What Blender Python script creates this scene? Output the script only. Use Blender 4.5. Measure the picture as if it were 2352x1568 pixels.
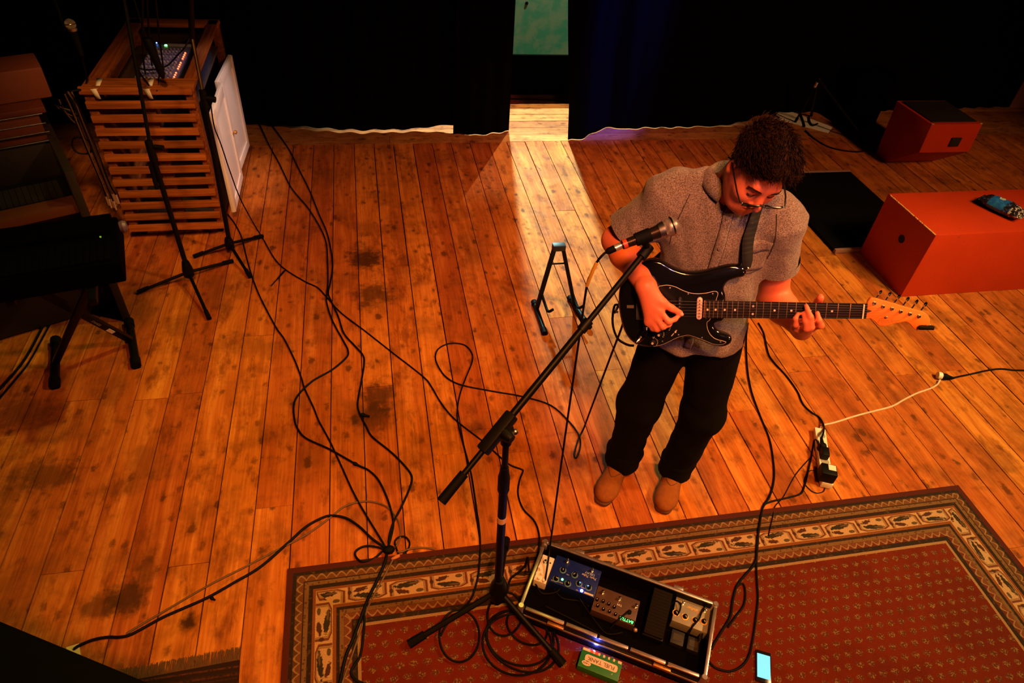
import bpy, bmesh, math, random
import numpy as np
from mathutils import Matrix, Vector, noise as mnoise
for o in list(bpy.data.objects): bpy.data.objects.remove(o)
scene = bpy.context.scene
COL = scene.collection
random.seed(11)
rng = np.random.default_rng(5)

# ------------------------------------------------------------------ camera
CAM_H = 2.4
FPX = 1568.0
CR = ((0.98045125, -0.18241268, 0.07376287), (-0.06847661, -0.66777858, -0.74120357), (0.18446219, 0.72166293, -0.66721534))  # image right / down / depth
cam_data = bpy.data.cameras.new('camera'); cam_data.sensor_width = 36.0; cam_data.lens = 36.0*FPX/2352.0
cam_data.clip_start = 0.05; cam_data.clip_end = 100
cam = bpy.data.objects.new('camera', cam_data); COL.objects.link(cam)
cam.matrix_world = Matrix(((CR[0][0], -CR[1][0], -CR[2][0], 0), (CR[0][1], -CR[1][1], -CR[2][1], 0), (CR[0][2], -CR[1][2], -CR[2][2], CAM_H), (0, 0, 0, 1)))
scene.camera = cam
# ------------------------------------------------------------------ world, exposure, lamps
scene.view_settings.view_transform = 'Standard'; scene.view_settings.look = 'None'
scene.view_settings.exposure = 0.0; scene.view_settings.gamma = 1.0; scene.view_settings.use_curve_mapping = False
world = bpy.data.worlds.new('dark_hall'); scene.world = world; world.use_nodes = True
world.node_tree.nodes['Background'].inputs[0].default_value = (0.02, 0.008, 0.003, 1)
world.node_tree.nodes['Background'].inputs[1].default_value = 0.05
def spot(name, loc, aim, power, color, size=60, blend=0.6, radius=0.2):
    d = bpy.data.lights.new(name, 'SPOT'); d.energy = power; d.color = color; d.spot_size = math.radians(size); d.spot_blend = blend; d.shadow_soft_size = radius
    o = bpy.data.objects.new(name, d); COL.objects.link(o); o.location = loc
    o.rotation_euler = (Vector(aim)-Vector(loc)).to_track_quat('-Z', 'Y').to_euler(); return o
spot('stage_spot_amber', (0.2, -1.3, 5.2), (.62, 1.85, 0), 1650, (1, .29, .05), 46, 1.0, .40)
spot('stage_spot_key', (4.4, 0.6, 4.9), (1.0, 2.1, 0), 950, (1, .50, .20), 60, 1.0, .22)
spot('stage_spot_amber', (3.9, -.4, 5.0), (2.75, 1.9, 0), 1180, (1, .72, .20), 46, 1.0, .35)
spot('stage_spot_yellow', (1.6, 3.0, 4.8), (-1.15, 1.75, 0), 400, (1, .84, .10), 40, 1.0, .12)
spot('stage_spot_red', (4.9, 0.2, 3.6), (4.0, 3.5, .3), 460, (1, .42, .16), 56, .9, .25)
spot('stage_spot_orange', (2.3, -.9, 2.5), (1.2, 1.6, 1.3), 120, (1, .28, .12), 30, .8, .2)
spot('stage_spot_lilac', (.55, -.9, 3.6), (1.25, 2.8, .6), 90, (.90, .50, .85), 26, .8, .08)
spot('stage_spot_magenta', (1.6, 3.6, 4.4), (1.65, 5.0, 0), 110, (1, .10, .22), 38, 1.0, .12)
spot('stage_spot_blue', (2.5, 4.30, 4.6), (2.05, 4.98, 1.55), 3600, (.05, .06, 1), 13, .9, .04)
spot('stage_spot_pale', (2.2, 3.3, 3.6), (-.84, 4.25, .40), 360, (1, .74, .70), 13, .6, .06)  # added narrow lamp to brighten the white cart doors
spot('stage_spot_cart', (-.1, .5, 4.2), (-1.2, 3.8, .45), 520, (1, .46, .12), 18, .9, .15)  # added lamp to brighten the cart front slats
spot('desk_lamp_violet', (-1.02, 4.35, 2.3), (-1.06, 4.2, .8), 16, (.70, .62, 1), 16, .7, .03)  # added violet lamp to tint and brighten the mixer
# light in the space behind the curtain
spot('backstage_lamp', (1.45, 8.3, 3.3), (1.35, 5.25, 0), 2700, (.80, 1, .90), 46, .7, .08)
spot('backstage_beam', (1.40, 8.3, 3.3), (1.33, 3.75, 0), 2400, (.36, 1, 1), 23, 1.0, .08)

# ------------------------------------------------------------------ helpers
def ray(px, py):
    a, b = (px-1176)/FPX, (py-784)/FPX
    return Vector([a*CR[0][i]+b*CR[1][i]+CR[2][i] for i in range(3)])
def at(px, py, z=0.0):                      # world point at height z seen at that pixel of the photograph
    d = ray(px, py); t = (z-CAM_H)/d.z
    return Vector((d.x*t, d.y*t, z))
def on_y(px, py, y):
    d = ray(px, py); t = y/d.y
    return Vector((d.x*t, y, CAM_H+d.z*t))
WM = {}
def tag(o, label=None, cat=None, group=None, kind=None):
    if label: o['label'] = label
    if cat: o['category'] = cat
    if group: o['group'] = group
    if kind: o['kind'] = kind
    return o
def thing(name, label, cat, loc, rz=0.0, group=None, kind=None):
    o = bpy.data.objects.new(name, None); COL.objects.link(o); o.empty_display_size = .05
    o.location = loc; o.rotation_euler = (0, 0, rz)
    WM[o] = Matrix.Translation(Vector(loc)) @ Matrix.Rotation(rz, 4, 'Z')
    return tag(o, label, cat, group, kind)
def frame(o, x, y):                          # rectangle helper
    return o
class MB:
    def __init__(s): s.v = []; s.f = []; s.m = []; s.uv = {}
    def add(s, vs, fs, mi=0):
        b = len(s.v); s.v += [Vector(x) for x in vs]
        for f in fs: s.f.append([b+i for i in f]); s.m.append(mi)
        return s
    def box(s, c, size, R=None, mi=0):
        c = Vector(c); h = [x/2 for x in size]; vs = []
        for dz in (-1, 1):
            for dx, dy in ((-1, -1), (1, -1), (1, 1), (-1, 1)):
                p = Vector((dx*h[0], dy*h[1], dz*h[2])); vs.append(c+((R @ p) if R else p))
        return s.add(vs, [(3, 2, 1, 0), (4, 5, 6, 7), (0, 1, 5, 4), (1, 2, 6, 5), (2, 3, 7, 6), (3, 0, 4, 7)], mi)
    def bbox(s, c, size, bev=.004, R=None, mi=0):        # box with chamfered edges
        c = Vector(c); hx, hy, hz = [x/2 for x in size]; b = min(bev, hx*.9, hy*.9, hz*.9)
        bm = bmesh.new(); bmesh.ops.create_cube(bm, size=1)
        for v in bm.verts: v.co = Vector((v.co.x*hx*2, v.co.y*hy*2, v.co.z*hz*2))
        bmesh.ops.bevel(bm, geom=list(bm.edges), offset=b, segments=2, affect='EDGES', profile=.6)
        vs = [c+((R @ v.co) if R else v.co) for v in bm.verts]; bm.verts.index_update()
        fs = [[v.index for v in f.verts] for f in bm.faces]; bm.free()
        return s.add(vs, fs, mi)
    def cyl(s, p0, p1, r0, r1=None, n=12, mi=0, caps=True):
        p0, p1 = Vector(p0), Vector(p1); r1 = r0 if r1 is None else r1
        a = (p1-p0).normalized(); u = a.orthogonal().normalized(); w = a.cross(u)
        vs = []
        for p, r in ((p0, r0), (p1, r1)):
            for i in range(n):
                t = 2*math.pi*i/n; vs.append(p+u*(r*math.cos(t))+w*(r*math.sin(t)))
        fs = [(i, (i+1) % n, n+(i+1) % n, n+i) for i in range(n)]
        if caps: fs += [tuple(range(n-1, -1, -1)), tuple(range(n, 2*n))]
        return s.add(vs, fs, mi)
    def lathe(s, p0, axis, prof, n=16, mi=0):             # prof: (distance along axis, radius)
        p0 = Vector(p0); a = Vector(axis).normalized(); u = a.orthogonal().normalized(); w = a.cross(u)
        vs = []; k = len(prof)
        for d, r in prof:
            r = max(r, 1e-5)
            for i in range(n):
                t = 2*math.pi*i/n; vs.append(p0+a*d+u*(r*math.cos(t))+w*(r*math.sin(t)))
        fs = [(j*n+i, j*n+(i+1) % n, (j+1)*n+(i+1) % n, (j+1)*n+i) for j in range(k-1) for i in range(n)]
        fs += [tuple(range(n-1, -1, -1)), tuple(range((k-1)*n, k*n))]
        return s.add(vs, fs, mi)
    def tube(s, pts, r, n=8, mi=0, closed=False):
        pts = [Vector(p) for p in pts]; k = len(pts); rr = r if isinstance(r, (list, tuple)) else [r]*k
        vs = []; u = None
        for i, p in enumerate(pts):
            a = pts[(i+1) % k] if (closed or i < k-1) else p
            b = pts[i-1] if (closed or i > 0) else p
            t = (a-b); t = t.normalized() if t.length > 1e-9 else Vector((0, 0, 1))
            if u is None: u = t.orthogonal().normalized()
            u = (u-t*u.dot(t)); u = u.normalized() if u.length > 1e-6 else t.orthogonal().normalized()
            w = t.cross(u)
            for j in range(n):
                q = 2*math.pi*j/n; vs.append(p+u*(rr[i]*math.cos(q))+w*(rr[i]*math.sin(q)))
        fs = [(i*n+j, i*n+(j+1) % n, ((i+1) % k)*n+(j+1) % n, ((i+1) % k)*n+j) for i in range(k if closed else k-1) for j in range(n)]
        if not closed: fs += [tuple(range(n-1, -1, -1)), tuple(range((k-1)*n, k*n))]
        return s.add(vs, fs, mi)
    def sphere(s, c, r, n=14, m=9, mi=0, sc=(1, 1, 1), R=None):
        c = Vector(c); vs = []; fs = []
        for j in range(m+1):
            th = math.pi*j/m
            for i in range(n):
                ph = 2*math.pi*i/n
                p = Vector((r*sc[0]*max(math.sin(th), 1e-4)*math.cos(ph), r*sc[1]*max(math.sin(th), 1e-4)*math.sin(ph), r*sc[2]*math.cos(th)))
                vs.append(c+((R @ p) if R else p))
        for j in range(m):
            for i in range(n): fs.append(((j+1)*n+i, (j+1)*n+(i+1) % n, j*n+(i+1) % n, j*n+i))
        return s.add(vs, fs, mi)
    def prism(s, poly, o, ex, ey, ez, z0, z1, mi=0, round_=0.0):     # outline in the (ex, ey) plane, from z0 to z1 along ez
        o, ex, ey, ez = Vector(o), Vector(ex), Vector(ey), Vector(ez); n = len(poly)
        A = sum(poly[i][0]*poly[(i+1) % n][1]-poly[(i+1) % n][0]*poly[i][1] for i in range(n))
        if A < 0: poly = poly[::-1]
        P = [Vector((x, y)) for x, y in poly]; nn = []
        for i in range(n):
            t = (P[(i+1) % n]-P[i-1]); nn.append(Vector((t.y, -t.x)).normalized() if t.length > 0 else Vector((0, 0)))
        if round_ > 0:
            lay = [(-round_, z0), (-round_*.3, z0+round_*.3), (0, z0+round_), (0, z1-round_), (-round_*.3, z1-round_*.3), (-round_, z1)]
        else: lay = [(0, z0), (0, z1)]
        vs = []
        for off, z in lay:
            for i in range(n):
                q = P[i]+nn[i]*off; vs.append(o+ex*q.x+ey*q.y+ez*z)
        k = len(lay)
        fs = [(j*n+i, j*n+(i+1) % n, (j+1)*n+(i+1) % n, (j+1)*n+i) for j in range(k-1) for i in range(n)]
        fs += [tuple(range(n-1, -1, -1)), tuple(range((k-1)*n, k*n))]
        return s.add(vs, fs, mi)
def obj(name, mb, mat, parent=None, label=None, cat=None, group=None, kind=None, smooth=35, solid=None):
    vs = mb.v
    if parent is None:
        xs = [v.x for v in vs]; ys = [v.y for v in vs]; zs = [v.z for v in vs]
        o0 = Vector(((min(xs)+max(xs))/2, (min(ys)+max(ys))/2, min(zs))); W = Matrix.Translation(o0)
    else: W = WM[parent]
    Wi = W.inverted()
    me = bpy.data.meshes.new(name); me.from_pydata([tuple(Wi @ v) for v in vs], [], mb.f)
    for m in (mat if isinstance(mat, (list, tuple)) else [mat]): me.materials.append(m)
    if any(mb.m): me.polygons.foreach_set('material_index', mb.m)
    if smooth:
        me.polygons.foreach_set('use_smooth', [True]*len(me.polygons))
        if smooth < 180: me.set_sharp_from_angle(angle=math.radians(smooth))
    me.update()
    o = bpy.data.objects.new(name, me); COL.objects.link(o); WM[o] = W
    if parent is None: o.location = W.translation
    else: o.parent = parent
    if solid:
        md = o.modifiers.new('thickness', 'SOLIDIFY'); md.thickness = solid; md.offset = 0
    return tag(o, label, cat, group, kind)
def spline(pts, per=6):
    P = [Vector(p) for p in pts]; out = []
    for i in range(len(P)-1):
        a, b, c, d = P[max(i-1, 0)], P[i], P[i+1], P[min(i+2, len(P)-1)]
        for k in range(per):
            t = k/per
            out.append(.5*((2*b)+(c-a)*t+(2*a-5*b+4*c-d)*t*t+(3*b-a-3*c+d)*t*t*t))
    out.append(P[-1]); return out
def text_mb(body, size, o, ex, ey, depth=.0006, align='CENTER', shear=0.0, mi=0):
    cu = bpy.data.curves.new('lettering', 'FONT'); cu.body = body; cu.size = size; cu.align_x = align; cu.align_y = 'CENTER'; cu.extrude = depth/2; cu.shear = shear; cu.resolution_u = 3
    t = bpy.data.objects.new('lettering', cu); COL.objects.link(t)
    dg = bpy.context.evaluated_depsgraph_get(); me = bpy.data.meshes.new_from_object(t.evaluated_get(dg))
    ex, ey = Vector(ex).normalized(), Vector(ey).normalized(); ez = ex.cross(ey); o = Vector(o)
    mb = MB(); mb.add([o+ex*v.co.x+ey*v.co.y+ez*v.co.z for v in me.vertices], [list(p.vertices) for p in me.polygons], mi)
    bpy.data.objects.remove(t); bpy.data.curves.remove(cu); bpy.data.meshes.remove(me)
    return mb

# ------------------------------------------------------------------ materials
class NT:
    def __init__(s, name):
        s.mat = bpy.data.materials.new(name); s.mat.use_nodes = True; s.t = s.mat.node_tree
        s.p = s.t.nodes['Principled BSDF']
    def n(s, kind, ins=None, **props):
        nd = s.t.nodes.new('ShaderNode'+kind)
        for k, v in props.items(): setattr(nd, k, v)
        for k, v in (ins or {}).items(): s.set(nd.inputs[k], v)
        return nd
    def set(s, sock, v):
        if isinstance(v, bpy.types.NodeSocket): s.t.links.new(v, sock)
        else:
            if isinstance(v, (tuple, list)) and len(v) == 3 and sock.type == 'RGBA': v = (*v, 1)
            sock.default_value = v
    def math(s, op, a, b=0.0, c=0.0): return s.n('Math', {0: a, 1: b, 2: c}, operation=op).outputs[0]
    def mul(s, a, b): return s.math('MULTIPLY', a, b)
    def addm(s, a, b): return s.math('ADD', a, b)
    def sub(s, a, b): return s.math('SUBTRACT', a, b)
    def vm(s, op, a, b=(0, 0, 0)): return s.n('VectorMath', {0: a, 1: b}, operation=op).outputs[0]
    def mix(s, f, a, b):
        nd = s.n('Mix', data_type='RGBA'); s.set(nd.inputs[0], f); s.set(nd.inputs[6], a); s.set(nd.inputs[7], b); return nd.outputs[2]
    def noise(s, vec, scale, detail=3, rough=.55, out='Fac'): return s.n('TexNoise', {'Vector': vec, 'Scale': scale, 'Detail': detail, 'Roughness': rough}).outputs[out]
    def step(s, x, lo, hi, a=0.0, b=1.0):
        return s.n('MapRange', {0: x, 1: lo, 2: hi, 3: a, 4: b}, interpolation_type='SMOOTHSTEP').outputs[0]
    def ramp(s, f, stops, interp='LINEAR'):
        nd = s.n('ValToRGB', {0: f}); cr = nd.color_ramp; cr.interpolation = interp
        while len(cr.elements) < len(stops): cr.elements.new(0.5)
        for e, (p, c) in zip(cr.elements, stops): e.position = p; e.color = (*c, 1)
        return nd.outputs[0]
    def bump(s, h, strength=.3, dist=.01):
        s.set(s.p.inputs['Normal'], s.n('Bump', {'Strength': strength, 'Distance': dist, 'Height': h}).outputs[0])
    def done(s, color=None, rough=None, metal=None, spec=None, coat=None):
        if color is not None: s.set(s.p.inputs['Base Color'], color)
        if rough is not None: s.set(s.p.inputs['Roughness'], rough)
        if metal is not None: s.set(s.p.inputs['Metallic'], metal)
        if spec is not None: s.set(s.p.inputs['Specular IOR Level'], spec)
        if coat is not None: s.set(s.p.inputs['Coat Weight'], coat)
        return s.mat
MATS = {}
def pm(name, col, rough=.5, metal=0.0, var=.18, scale=25, spec=.5, bump=0.0, coat=None):
    if name in MATS: return MATS[name]
    s = NT(name); tc = s.n('TexCoord').outputs['Object']; f = s.noise(tc, scale, 4)
    c = s.mix(f, tuple(x*(1-var) for x in col), tuple(min(x*(1+var), 1) for x in col))
    r = s.addm(s.mul(f, .12), rough-.06)
    if bump: s.bump(s.noise(tc, scale*6, 3), bump, .003)
    MATS[name] = s.done(c, r, metal, spec, coat); return MATS[name]
def emit(name, col, strength):
    if name in MATS: return MATS[name]
    s = NT(name); tc = s.n('TexCoord').outputs['Object']; f = s.noise(tc, 6, 2)
    s.set(s.p.inputs['Emission Color'], s.mix(f, tuple(x*.93 for x in col), col)); s.set(s.p.inputs['Emission Strength'], strength)
    MATS[name] = s.done(tuple(x*.3 for x in col), .4); return MATS[name]
BLACK = pm('black_plastic', (.0022, .0022, .0025), .5, 0, .18, 25, .16)
BLACKM = pm('black_powder_coat', (.0020, .0020, .0022), .45, 0, .18, 25, .16)
RUBBER = pm('black_rubber', (.002, .002, .002), .7, 0, .18, 25, .1)
CHROME = pm('chrome', (.72, .70, .68), .18, 1.0, .05)
STEEL = pm('dull_steel', (.45, .44, .43), .35, 1.0)
WHITEP = pm('white_plastic', (.78, .74, .70), .4)

def wood_floor(name, along, stops):
    s = NT(name); geo = s.n('NewGeometry').outputs['Position']; rnd = s.n('ObjectInfo').outputs['Random']
    sx = s.n('SeparateXYZ', {0: geo})
    a, b = (sx.outputs[0], sx.outputs[1]) if along == 'Y' else (sx.outputs[1], sx.outputs[0])
    off = s.mul(rnd, 53.0)
    v = s.n('CombineXYZ', {0: s.addm(a, off), 1: s.addm(b, s.mul(rnd, 31.0)), 2: s.mul(rnd, 7.0)}).outputs[0]
    warp = s.noise(s.vm('MULTIPLY', v, (5, 1.1, 1)), 1.0, 2)
    g1 = s.noise(s.vm('ADD', s.vm('MULTIPLY', v, (22, .8, 1)), s.n('CombineXYZ', {0: s.mul(warp, 5.0)}).outputs[0]), 1.0, 5, .6)
    g2 = s.noise(s.vm('MULTIPLY', v, (130, 3.5, 1)), 1.0, 4, .65)
    blot = s.noise(geo, 4.2, 5, .65); blot2 = s.noise(geo, 9.0, 4, .6)
    c = s.ramp(s.addm(s.mul(g1, .62), s.mul(g2, .38)), stops)
    tone = s.addm(.80, s.mul(rnd, .34))
    c = s.mix(1.0, (0, 0, 0), c)
    hs = s.n('HueSaturation', {'Color': c, 'Value': tone, 'Hue': s.addm(.489, s.mul(rnd, .014))}).outputs[0]
    # worn, greyed patches and dirt
    hs = s.mix(s.step(blot, .44, .66, 0, .50), hs, (.130, .040, .010))
    hs = s.mix(s.step(blot2, .56, .76, 0, .55), hs, (.100, .028, .008))
    # knots
    vo = s.n('TexVoronoi', {'Vector': s.vm('MULTIPLY', v, (1.3, .75, 1)), 'Scale': 8.5, 'Randomness': 1.0})
    sel = s.n('SeparateColor', {0: vo.outputs['Color']}).outputs[0]
    dist = s.addm(vo.outputs['Distance'], s.addm(s.mul(s.sub(s.noise(geo, 38, 4, .65), .5), .46), s.mul(s.n('SeparateColor', {0: vo.outputs['Color']}).outputs[1], .09)))
    kn = s.mul(s.step(dist, .11, .23, 1, 0), s.step(sel, .26, .30))
    hs = s.mix(s.mul(kn, .70), hs, (.030, .011, .005))
    halo = s.mul(s.step(dist, .10, .36, 1, 0), s.step(sel, .32, .36))
    hs = s.mix(s.mul(halo, .35), hs, (.12, .032, .008))
    vo2 = s.n('TexVoronoi', {'Vector': s.vm('MULTIPLY', s.vm('ADD', v, (3.3, 7.1, 0)), (1.1, .7, 1)), 'Scale': 15.0, 'Randomness': 1.0})
    sel2 = s.n('SeparateColor', {0: vo2.outputs['Color']}).outputs[0]
    d2 = s.addm(vo2.outputs['Distance'], s.mul(s.sub(s.noise(geo, 60, 4, .7), .5), .5))
    hs = s.mix(s.mul(s.mul(s.step(d2, .08, .30, 1, 0), s.step(sel2, .45, .5)), .62), hs, (.075, .018, .005))
    blot3 = s.noise(s.vm('MULTIPLY', v, (16, 6, 1)), 1.0, 5, .7)
    hs = s.mix(s.step(blot3, .50, .70, 0, .68), hs, (.135, .030, .006))
    # old stains that belong to this floor
    if along == 'Y':
        wob = s.mul(s.sub(s.noise(geo, 9, 5, .7), .5), 1.1)
        wob2 = s.mul(s.sub(s.noise(geo, 30, 4), .5), .55)
        for px, py, ra, rb, st in STAINS:
            q = at(px, py); d = s.vm('MULTIPLY', s.vm('SUBTRACT', geo, (q.x, q.y, 0)), (1/ra, 1/rb, 0))
            ln = s.n('VectorMath', {0: d}, operation='LENGTH').outputs['Value']
            m = s.step(s.addm(s.addm(ln, s.mul(wob, 2.0)), s.mul(wob2, 2.0)), .3, 1.2, min(st*1.1, .95), 0)
            hs = s.mix(m, hs, (.050, .018, .006))
    s.bump(s.addm(s.mul(g2, .6), s.mul(g1, .8)), .35, .004)
    return s.done(hs, s.addm(.58, s.mul(blot2, .25)), 0, .07)
STAINS = [(838, 590, .11, .17, .85), (858, 675, .13, .13, .70), (868, 905, .10, .12, .75), (850, 965, .12, .12, .6), (290, 1370, .07, .09, .75), (430, 1430, .03, .05, .9),
          (225, 1395, .09, .06, .6), (330, 1330, .05, .12, .5), (60, 950, .18, .12, .5), (100, 1090, .16, .10, .6), (1260, 830, .14, .10, .35), (1090, 985, .05, .05, .5)]
M_FLOOR = wood_floor('pine_boards', 'Y', [(.30, (.25, .058, .008)), (.5, (.47, .140, .020)), (.68, (.66, .250, .046))])
M_FLOOR2 = wood_floor('pine_boards_crosswise', 'X', [(.20, (.26, .085, .018)), (.5, (.44, .185, .048)), (.80, (.60, .30, .10))])
M_DARK = pm('dark_gap', (.008, .005, .004), .9)
# ================================================================== the setting
PW = .1451; X0 = -.4050; TRIM_Y = 4.885
def struct(name, mb, mat, parent=None, **k):
    return obj(name, mb, mat, parent, kind=None if parent else 'structure', **k)
mb = MB(); mb.box((2.6, 3.6, -.065), (12.0, 12.0, .07))
floor = struct('floor', mb, M_DARK, label='old pine board floor of the hall', cat='floor')
joints = {}
for px, py in ((210, 918), (437, 903), (1030, 1043), (910, 613), (1410, 848), (1715, 942), (370, 915), (840, 890), (620, 1165), (1060, 990), (2090, 860), (2200, 850), (1850, 690)):
    q = at(px, py); joints.setdefault(math.floor((q.x-X0)/PW), []).append(q.y)
for i in range(-18, 53):
    xa = X0+i*PW; ys = [-.9]
    js = sorted(joints.get(i, []))
    if not js:
        y = random.uniform(.6, 4.2)
        js = [y]
        if y > 2.9: js = [random.uniform(.2, 1.2), y]
    elif js[0] > 2.9: js = [random.uniform(.5, 1.4)]+js
    ys += js+[TRIM_Y-.001]
    for a, b in zip(ys[:-1], ys[1:]):
        g = random.uniform(.0018, .0032); mb = MB(); dz = random.uniform(-.0012, .0012); tl = random.uniform(-.0008, .0008)
        mb.box((xa+PW/2, (a+b)/2, -.014+dz), (PW-2*g, b-a-.0022, .028))
        for v in mb.v:
            if v.z > -.01: v.z += tl*(1 if v.x > xa+PW/2 else -1)
        struct('plank', mb, M_FLOOR, floor, smooth=0)
y = TRIM_Y; k = 0
while y < 7.6:
    w = .125 if k else .118
    cuts = [-3.3, random.uniform(-1.5, .4), random.uniform(2.6, 4.6), 8.4]
    if k == 0: cuts = [-3.3, .15, 3.35, 8.4]
    for a, b in zip(cuts[:-1], cuts[1:]):
        mb = MB(); mb.box(((a+b)/2, y+w/2, -.014+random.uniform(-.001, .001)), (b-a-.003, w-.005, .028)); struct('plank', mb, M_FLOOR2, floor, smooth=0)
    y += w; k += 1
# walls of the hall (dark, mostly outside the light)
M_WALL = pm('dark_painted_wall', (.020, .016, .014), .8)
mb = MB(); mb.box((2.6, 9.55, 2.4), (12, .1, 4.86)); struct('wall_back', mb, M_WALL, label='dark wall at the far end of the backstage space', cat='wall')
mb = MB(); mb.box((-3.45, 3.6, 2.4), (.1, 12.0, 4.86)); struct('wall_left', mb, M_WALL, label='dark side wall beyond the organ', cat='wall')
M_PINK = pm('pink_plaster', (.42, .20, .18), .8, 0, .15, 8)
mb = MB(); q = at(2318, 247); mb.box((q.x+1.1, q.y+.35, 2.4), (2.2, .7, 4.86)); struct('wall_right', mb, M_PINK, label='pale pink plaster wall corner beyond the red monitor box', cat='wall')

# ------------------------------------------------------------------ curtains
s = NT('black_molton'); tc = s.n('TexCoord').outputs['Object']; f = s.noise(s.vm('MULTIPLY', tc, (60, 60, 14)), 1.0, 3)
M_CURT = s.done(s.mix(f, (.0012, .0012, .0016), (.0026, .0026, .0034)), .95, 0, .02)
def interp(x, xs, ys): return float(np.interp(x, xs, ys))
def curtain(name, label, lower, upper, xL, xR, top=3.6, seed=0, fold=.17, lift=0.0):
    L = [at(*p) for p in lower]; lx = [p.x for p in L]; ly = [p.y+.03 for p in L]
    U = []
    for px, py in upper:
        y0 = interp(at(px, py).x, lx, ly); q = on_y(px, py, y0); y0 = interp(q.x, lx, ly); U.append(on_y(px, py, y0))
    ux = [p.x for p in U]; uz = [max(p.z, .006)+lift for p in U]
    nx = int(abs(xR(0)-xL(0))/.018)+2; nz = 26; mb = MB(); vs = []
    for j in range(nz+1):
        t = (j/nz)**1.5
        for i in range(nx+1):
            u = i/nx; xb = xL(0)+(xR(0)-xL(0))*u; hem = interp(xb, ux, uz); z = hem+(top-hem)*t
            x = xL(z)+(xR(z)-xL(z))*u
            ph = x/fold*2*math.pi+2.2*mnoise.noise(Vector((x*1.7, seed, 0)))
            a = (.020+.030*t)*(.6+.6*mnoise.noise(Vector((x*2.3, seed+9, z*.25))))
            y = interp(xb, lx, ly)+.04*t+a*math.sin(ph)+.012*mnoise.noise(Vector((x*6, seed, z*1.3)))
            vs.append((x, y, z))
    n = nx+1
    mb.add(vs, [(j*n+i, j*n+i+1, (j+1)*n+i+1, (j+1)*n+i) for j in range(nz) for i in range(nx)])
    return obj(name, mb, M_CURT, label=label, cat='curtain', group='black stage curtains', smooth=180, solid=.006)
xg = at(1078, 305).x
curtain('stage_curtain', 'wide black curtain whose raised hem lets yellow light through beside the cart',
        [(-300, 290), (570, 292), (640, 297), (700, 300), (830, 308), (900, 306), (960, 304), (1000, 303), (1040, 303), (1100, 302)],
        [(-300, 280), (570, 283), (640, 289), (700, 294), (770, 301), (830, 307), (900, 305.5), (950, 303), (985, 295), (1030, 289.5), (1078, 290), (1110, 290)], lambda z: -3.35, lambda z: xg+.01, seed=1, lift=.012)
curtain('stage_curtain', 'narrow black curtain strip bordering the bright opening on the cart side',
        [(1020, 311), (1080, 314), (1100, 315), (1125, 311), (1155, 308), (1185, 303)], [(1020, 308), (1080, 312), (1095, 313.5), (1120, 309), (1150, 306), (1185, 298)], lambda z: xg-.13, lambda z: 1.098-.02*z, seed=3, fold=.13)
curtain('stage_curtain', 'black curtain with blue lit folds behind the guitarist',
        [(1300, 326), (1325, 328), (1345, 320), (1375, 305), (1400, 296), (1440, 301), (1500, 297), (1560, 297), (1640, 294), (1690, 292), (1740, 284), (1800, 276)],
        [(1300, 324), (1325, 326), (1345, 316), (1375, 302), (1400, 291), (1440, 297), (1500, 293), (1560, 293), (1640, 290), (1690, 284), (1740, 266), (1780, 250), (1800, 248)], lambda z: 1.545-.125*min(z, 1.2), lambda z: 3.62, seed=5)
curtain('stage_curtain', 'black curtain behind the red monitor box reaching the pink wall',
        [(1780, 262), (1900, 262), (2100, 256), (2240, 251), (2352, 248), (2600, 243)], [(1780, 262), (1900, 261), (2100, 255), (2240, 250), (2352, 247.5), (2600, 242)], lambda z: 3.60, lambda z: 6.25, seed=8)
# behind the opening: bench, green panel, added unseen lamp stand, cable
M_GREEN = NT('green_painted_board'); tc = M_GREEN.n('TexCoord').outputs['Object']
M_GREEN = M_GREEN.done(M_GREEN.mix(M_GREEN.step(M_GREEN.noise(tc, 7, 5), .40, .62), (.10, .33, .20), (.32, .36, .22)), .7)
g = thing('scenery_flat', 'green painted scenery board standing behind the curtain opening', 'panel', (1.72, 6.74, 0))
mb = MB(); mb.box((1.72, 6.74, .53), (1.1, .025, 1.058)); obj('board', mb, M_GREEN, g, smooth=0)
mb = MB(); mb.box((1.72, 6.87, .03), (1.1, .22, .058)); obj('foot', mb, M_WALL, g, smooth=0)
mb = MB(); q = on_y(1210, 8, 6.72); mb.cyl((q.x, 6.726, q.z), (q.x, 6.712, q.z), .016, .012, 10); obj('peg', mb, BLACK, g)
M_BENCH = pm('black_felt', (.0015, .0015, .0015), .95, 0, .2, 25, 0.0)
q = at(1180, 218); b = thing('low_partition', 'low black partition between the bright floor strip and the green board', 'partition', (1.5, q.y+.06, 0))
mb = MB(); mb.bbox((1.5, q.y+.015, .172), (1.9, .03, .34), .004); obj('panel', mb, M_BENCH, b)
for sx in (-1, 1):
    mb = MB(); mb.prism([(0, 0), (.16, 0), (0, .28)], (1.5+sx*.8, q.y+.03, .002), (0, 1, 0), (0, 0, 1), (1, 0, 0), -.012, .012); obj('brace', mb, M_BENCH, b, smooth=0)
spot('backstage_lamp_green', (2.4, 5.6, 3.6), (1.75, 6.74, .5), 330, (.58, 1, .70), 26, .6, .1)  # added lamp that only lights the front of the green board
LB = Vector((1.97, 6.95, 2.4))
ls = thing('lamp_stand', 'lamp on a thin stand with a barn door flap behind the curtain', 'lamp', (LB.x, LB.y+.12, 0))
mb = MB(); mb.cyl((LB.x, LB.y+.12, .01), (LB.x, LB.y+.12, 2.36), .014); obj('pole', mb, BLACKM, ls)
mb = MB(); mb.lathe((LB.x, LB.y+.12, 0), (0, 0, 1), [(0, .20), (.012, .20), (.02, .02)], 20); obj('base', mb, BLACKM, ls)
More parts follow.
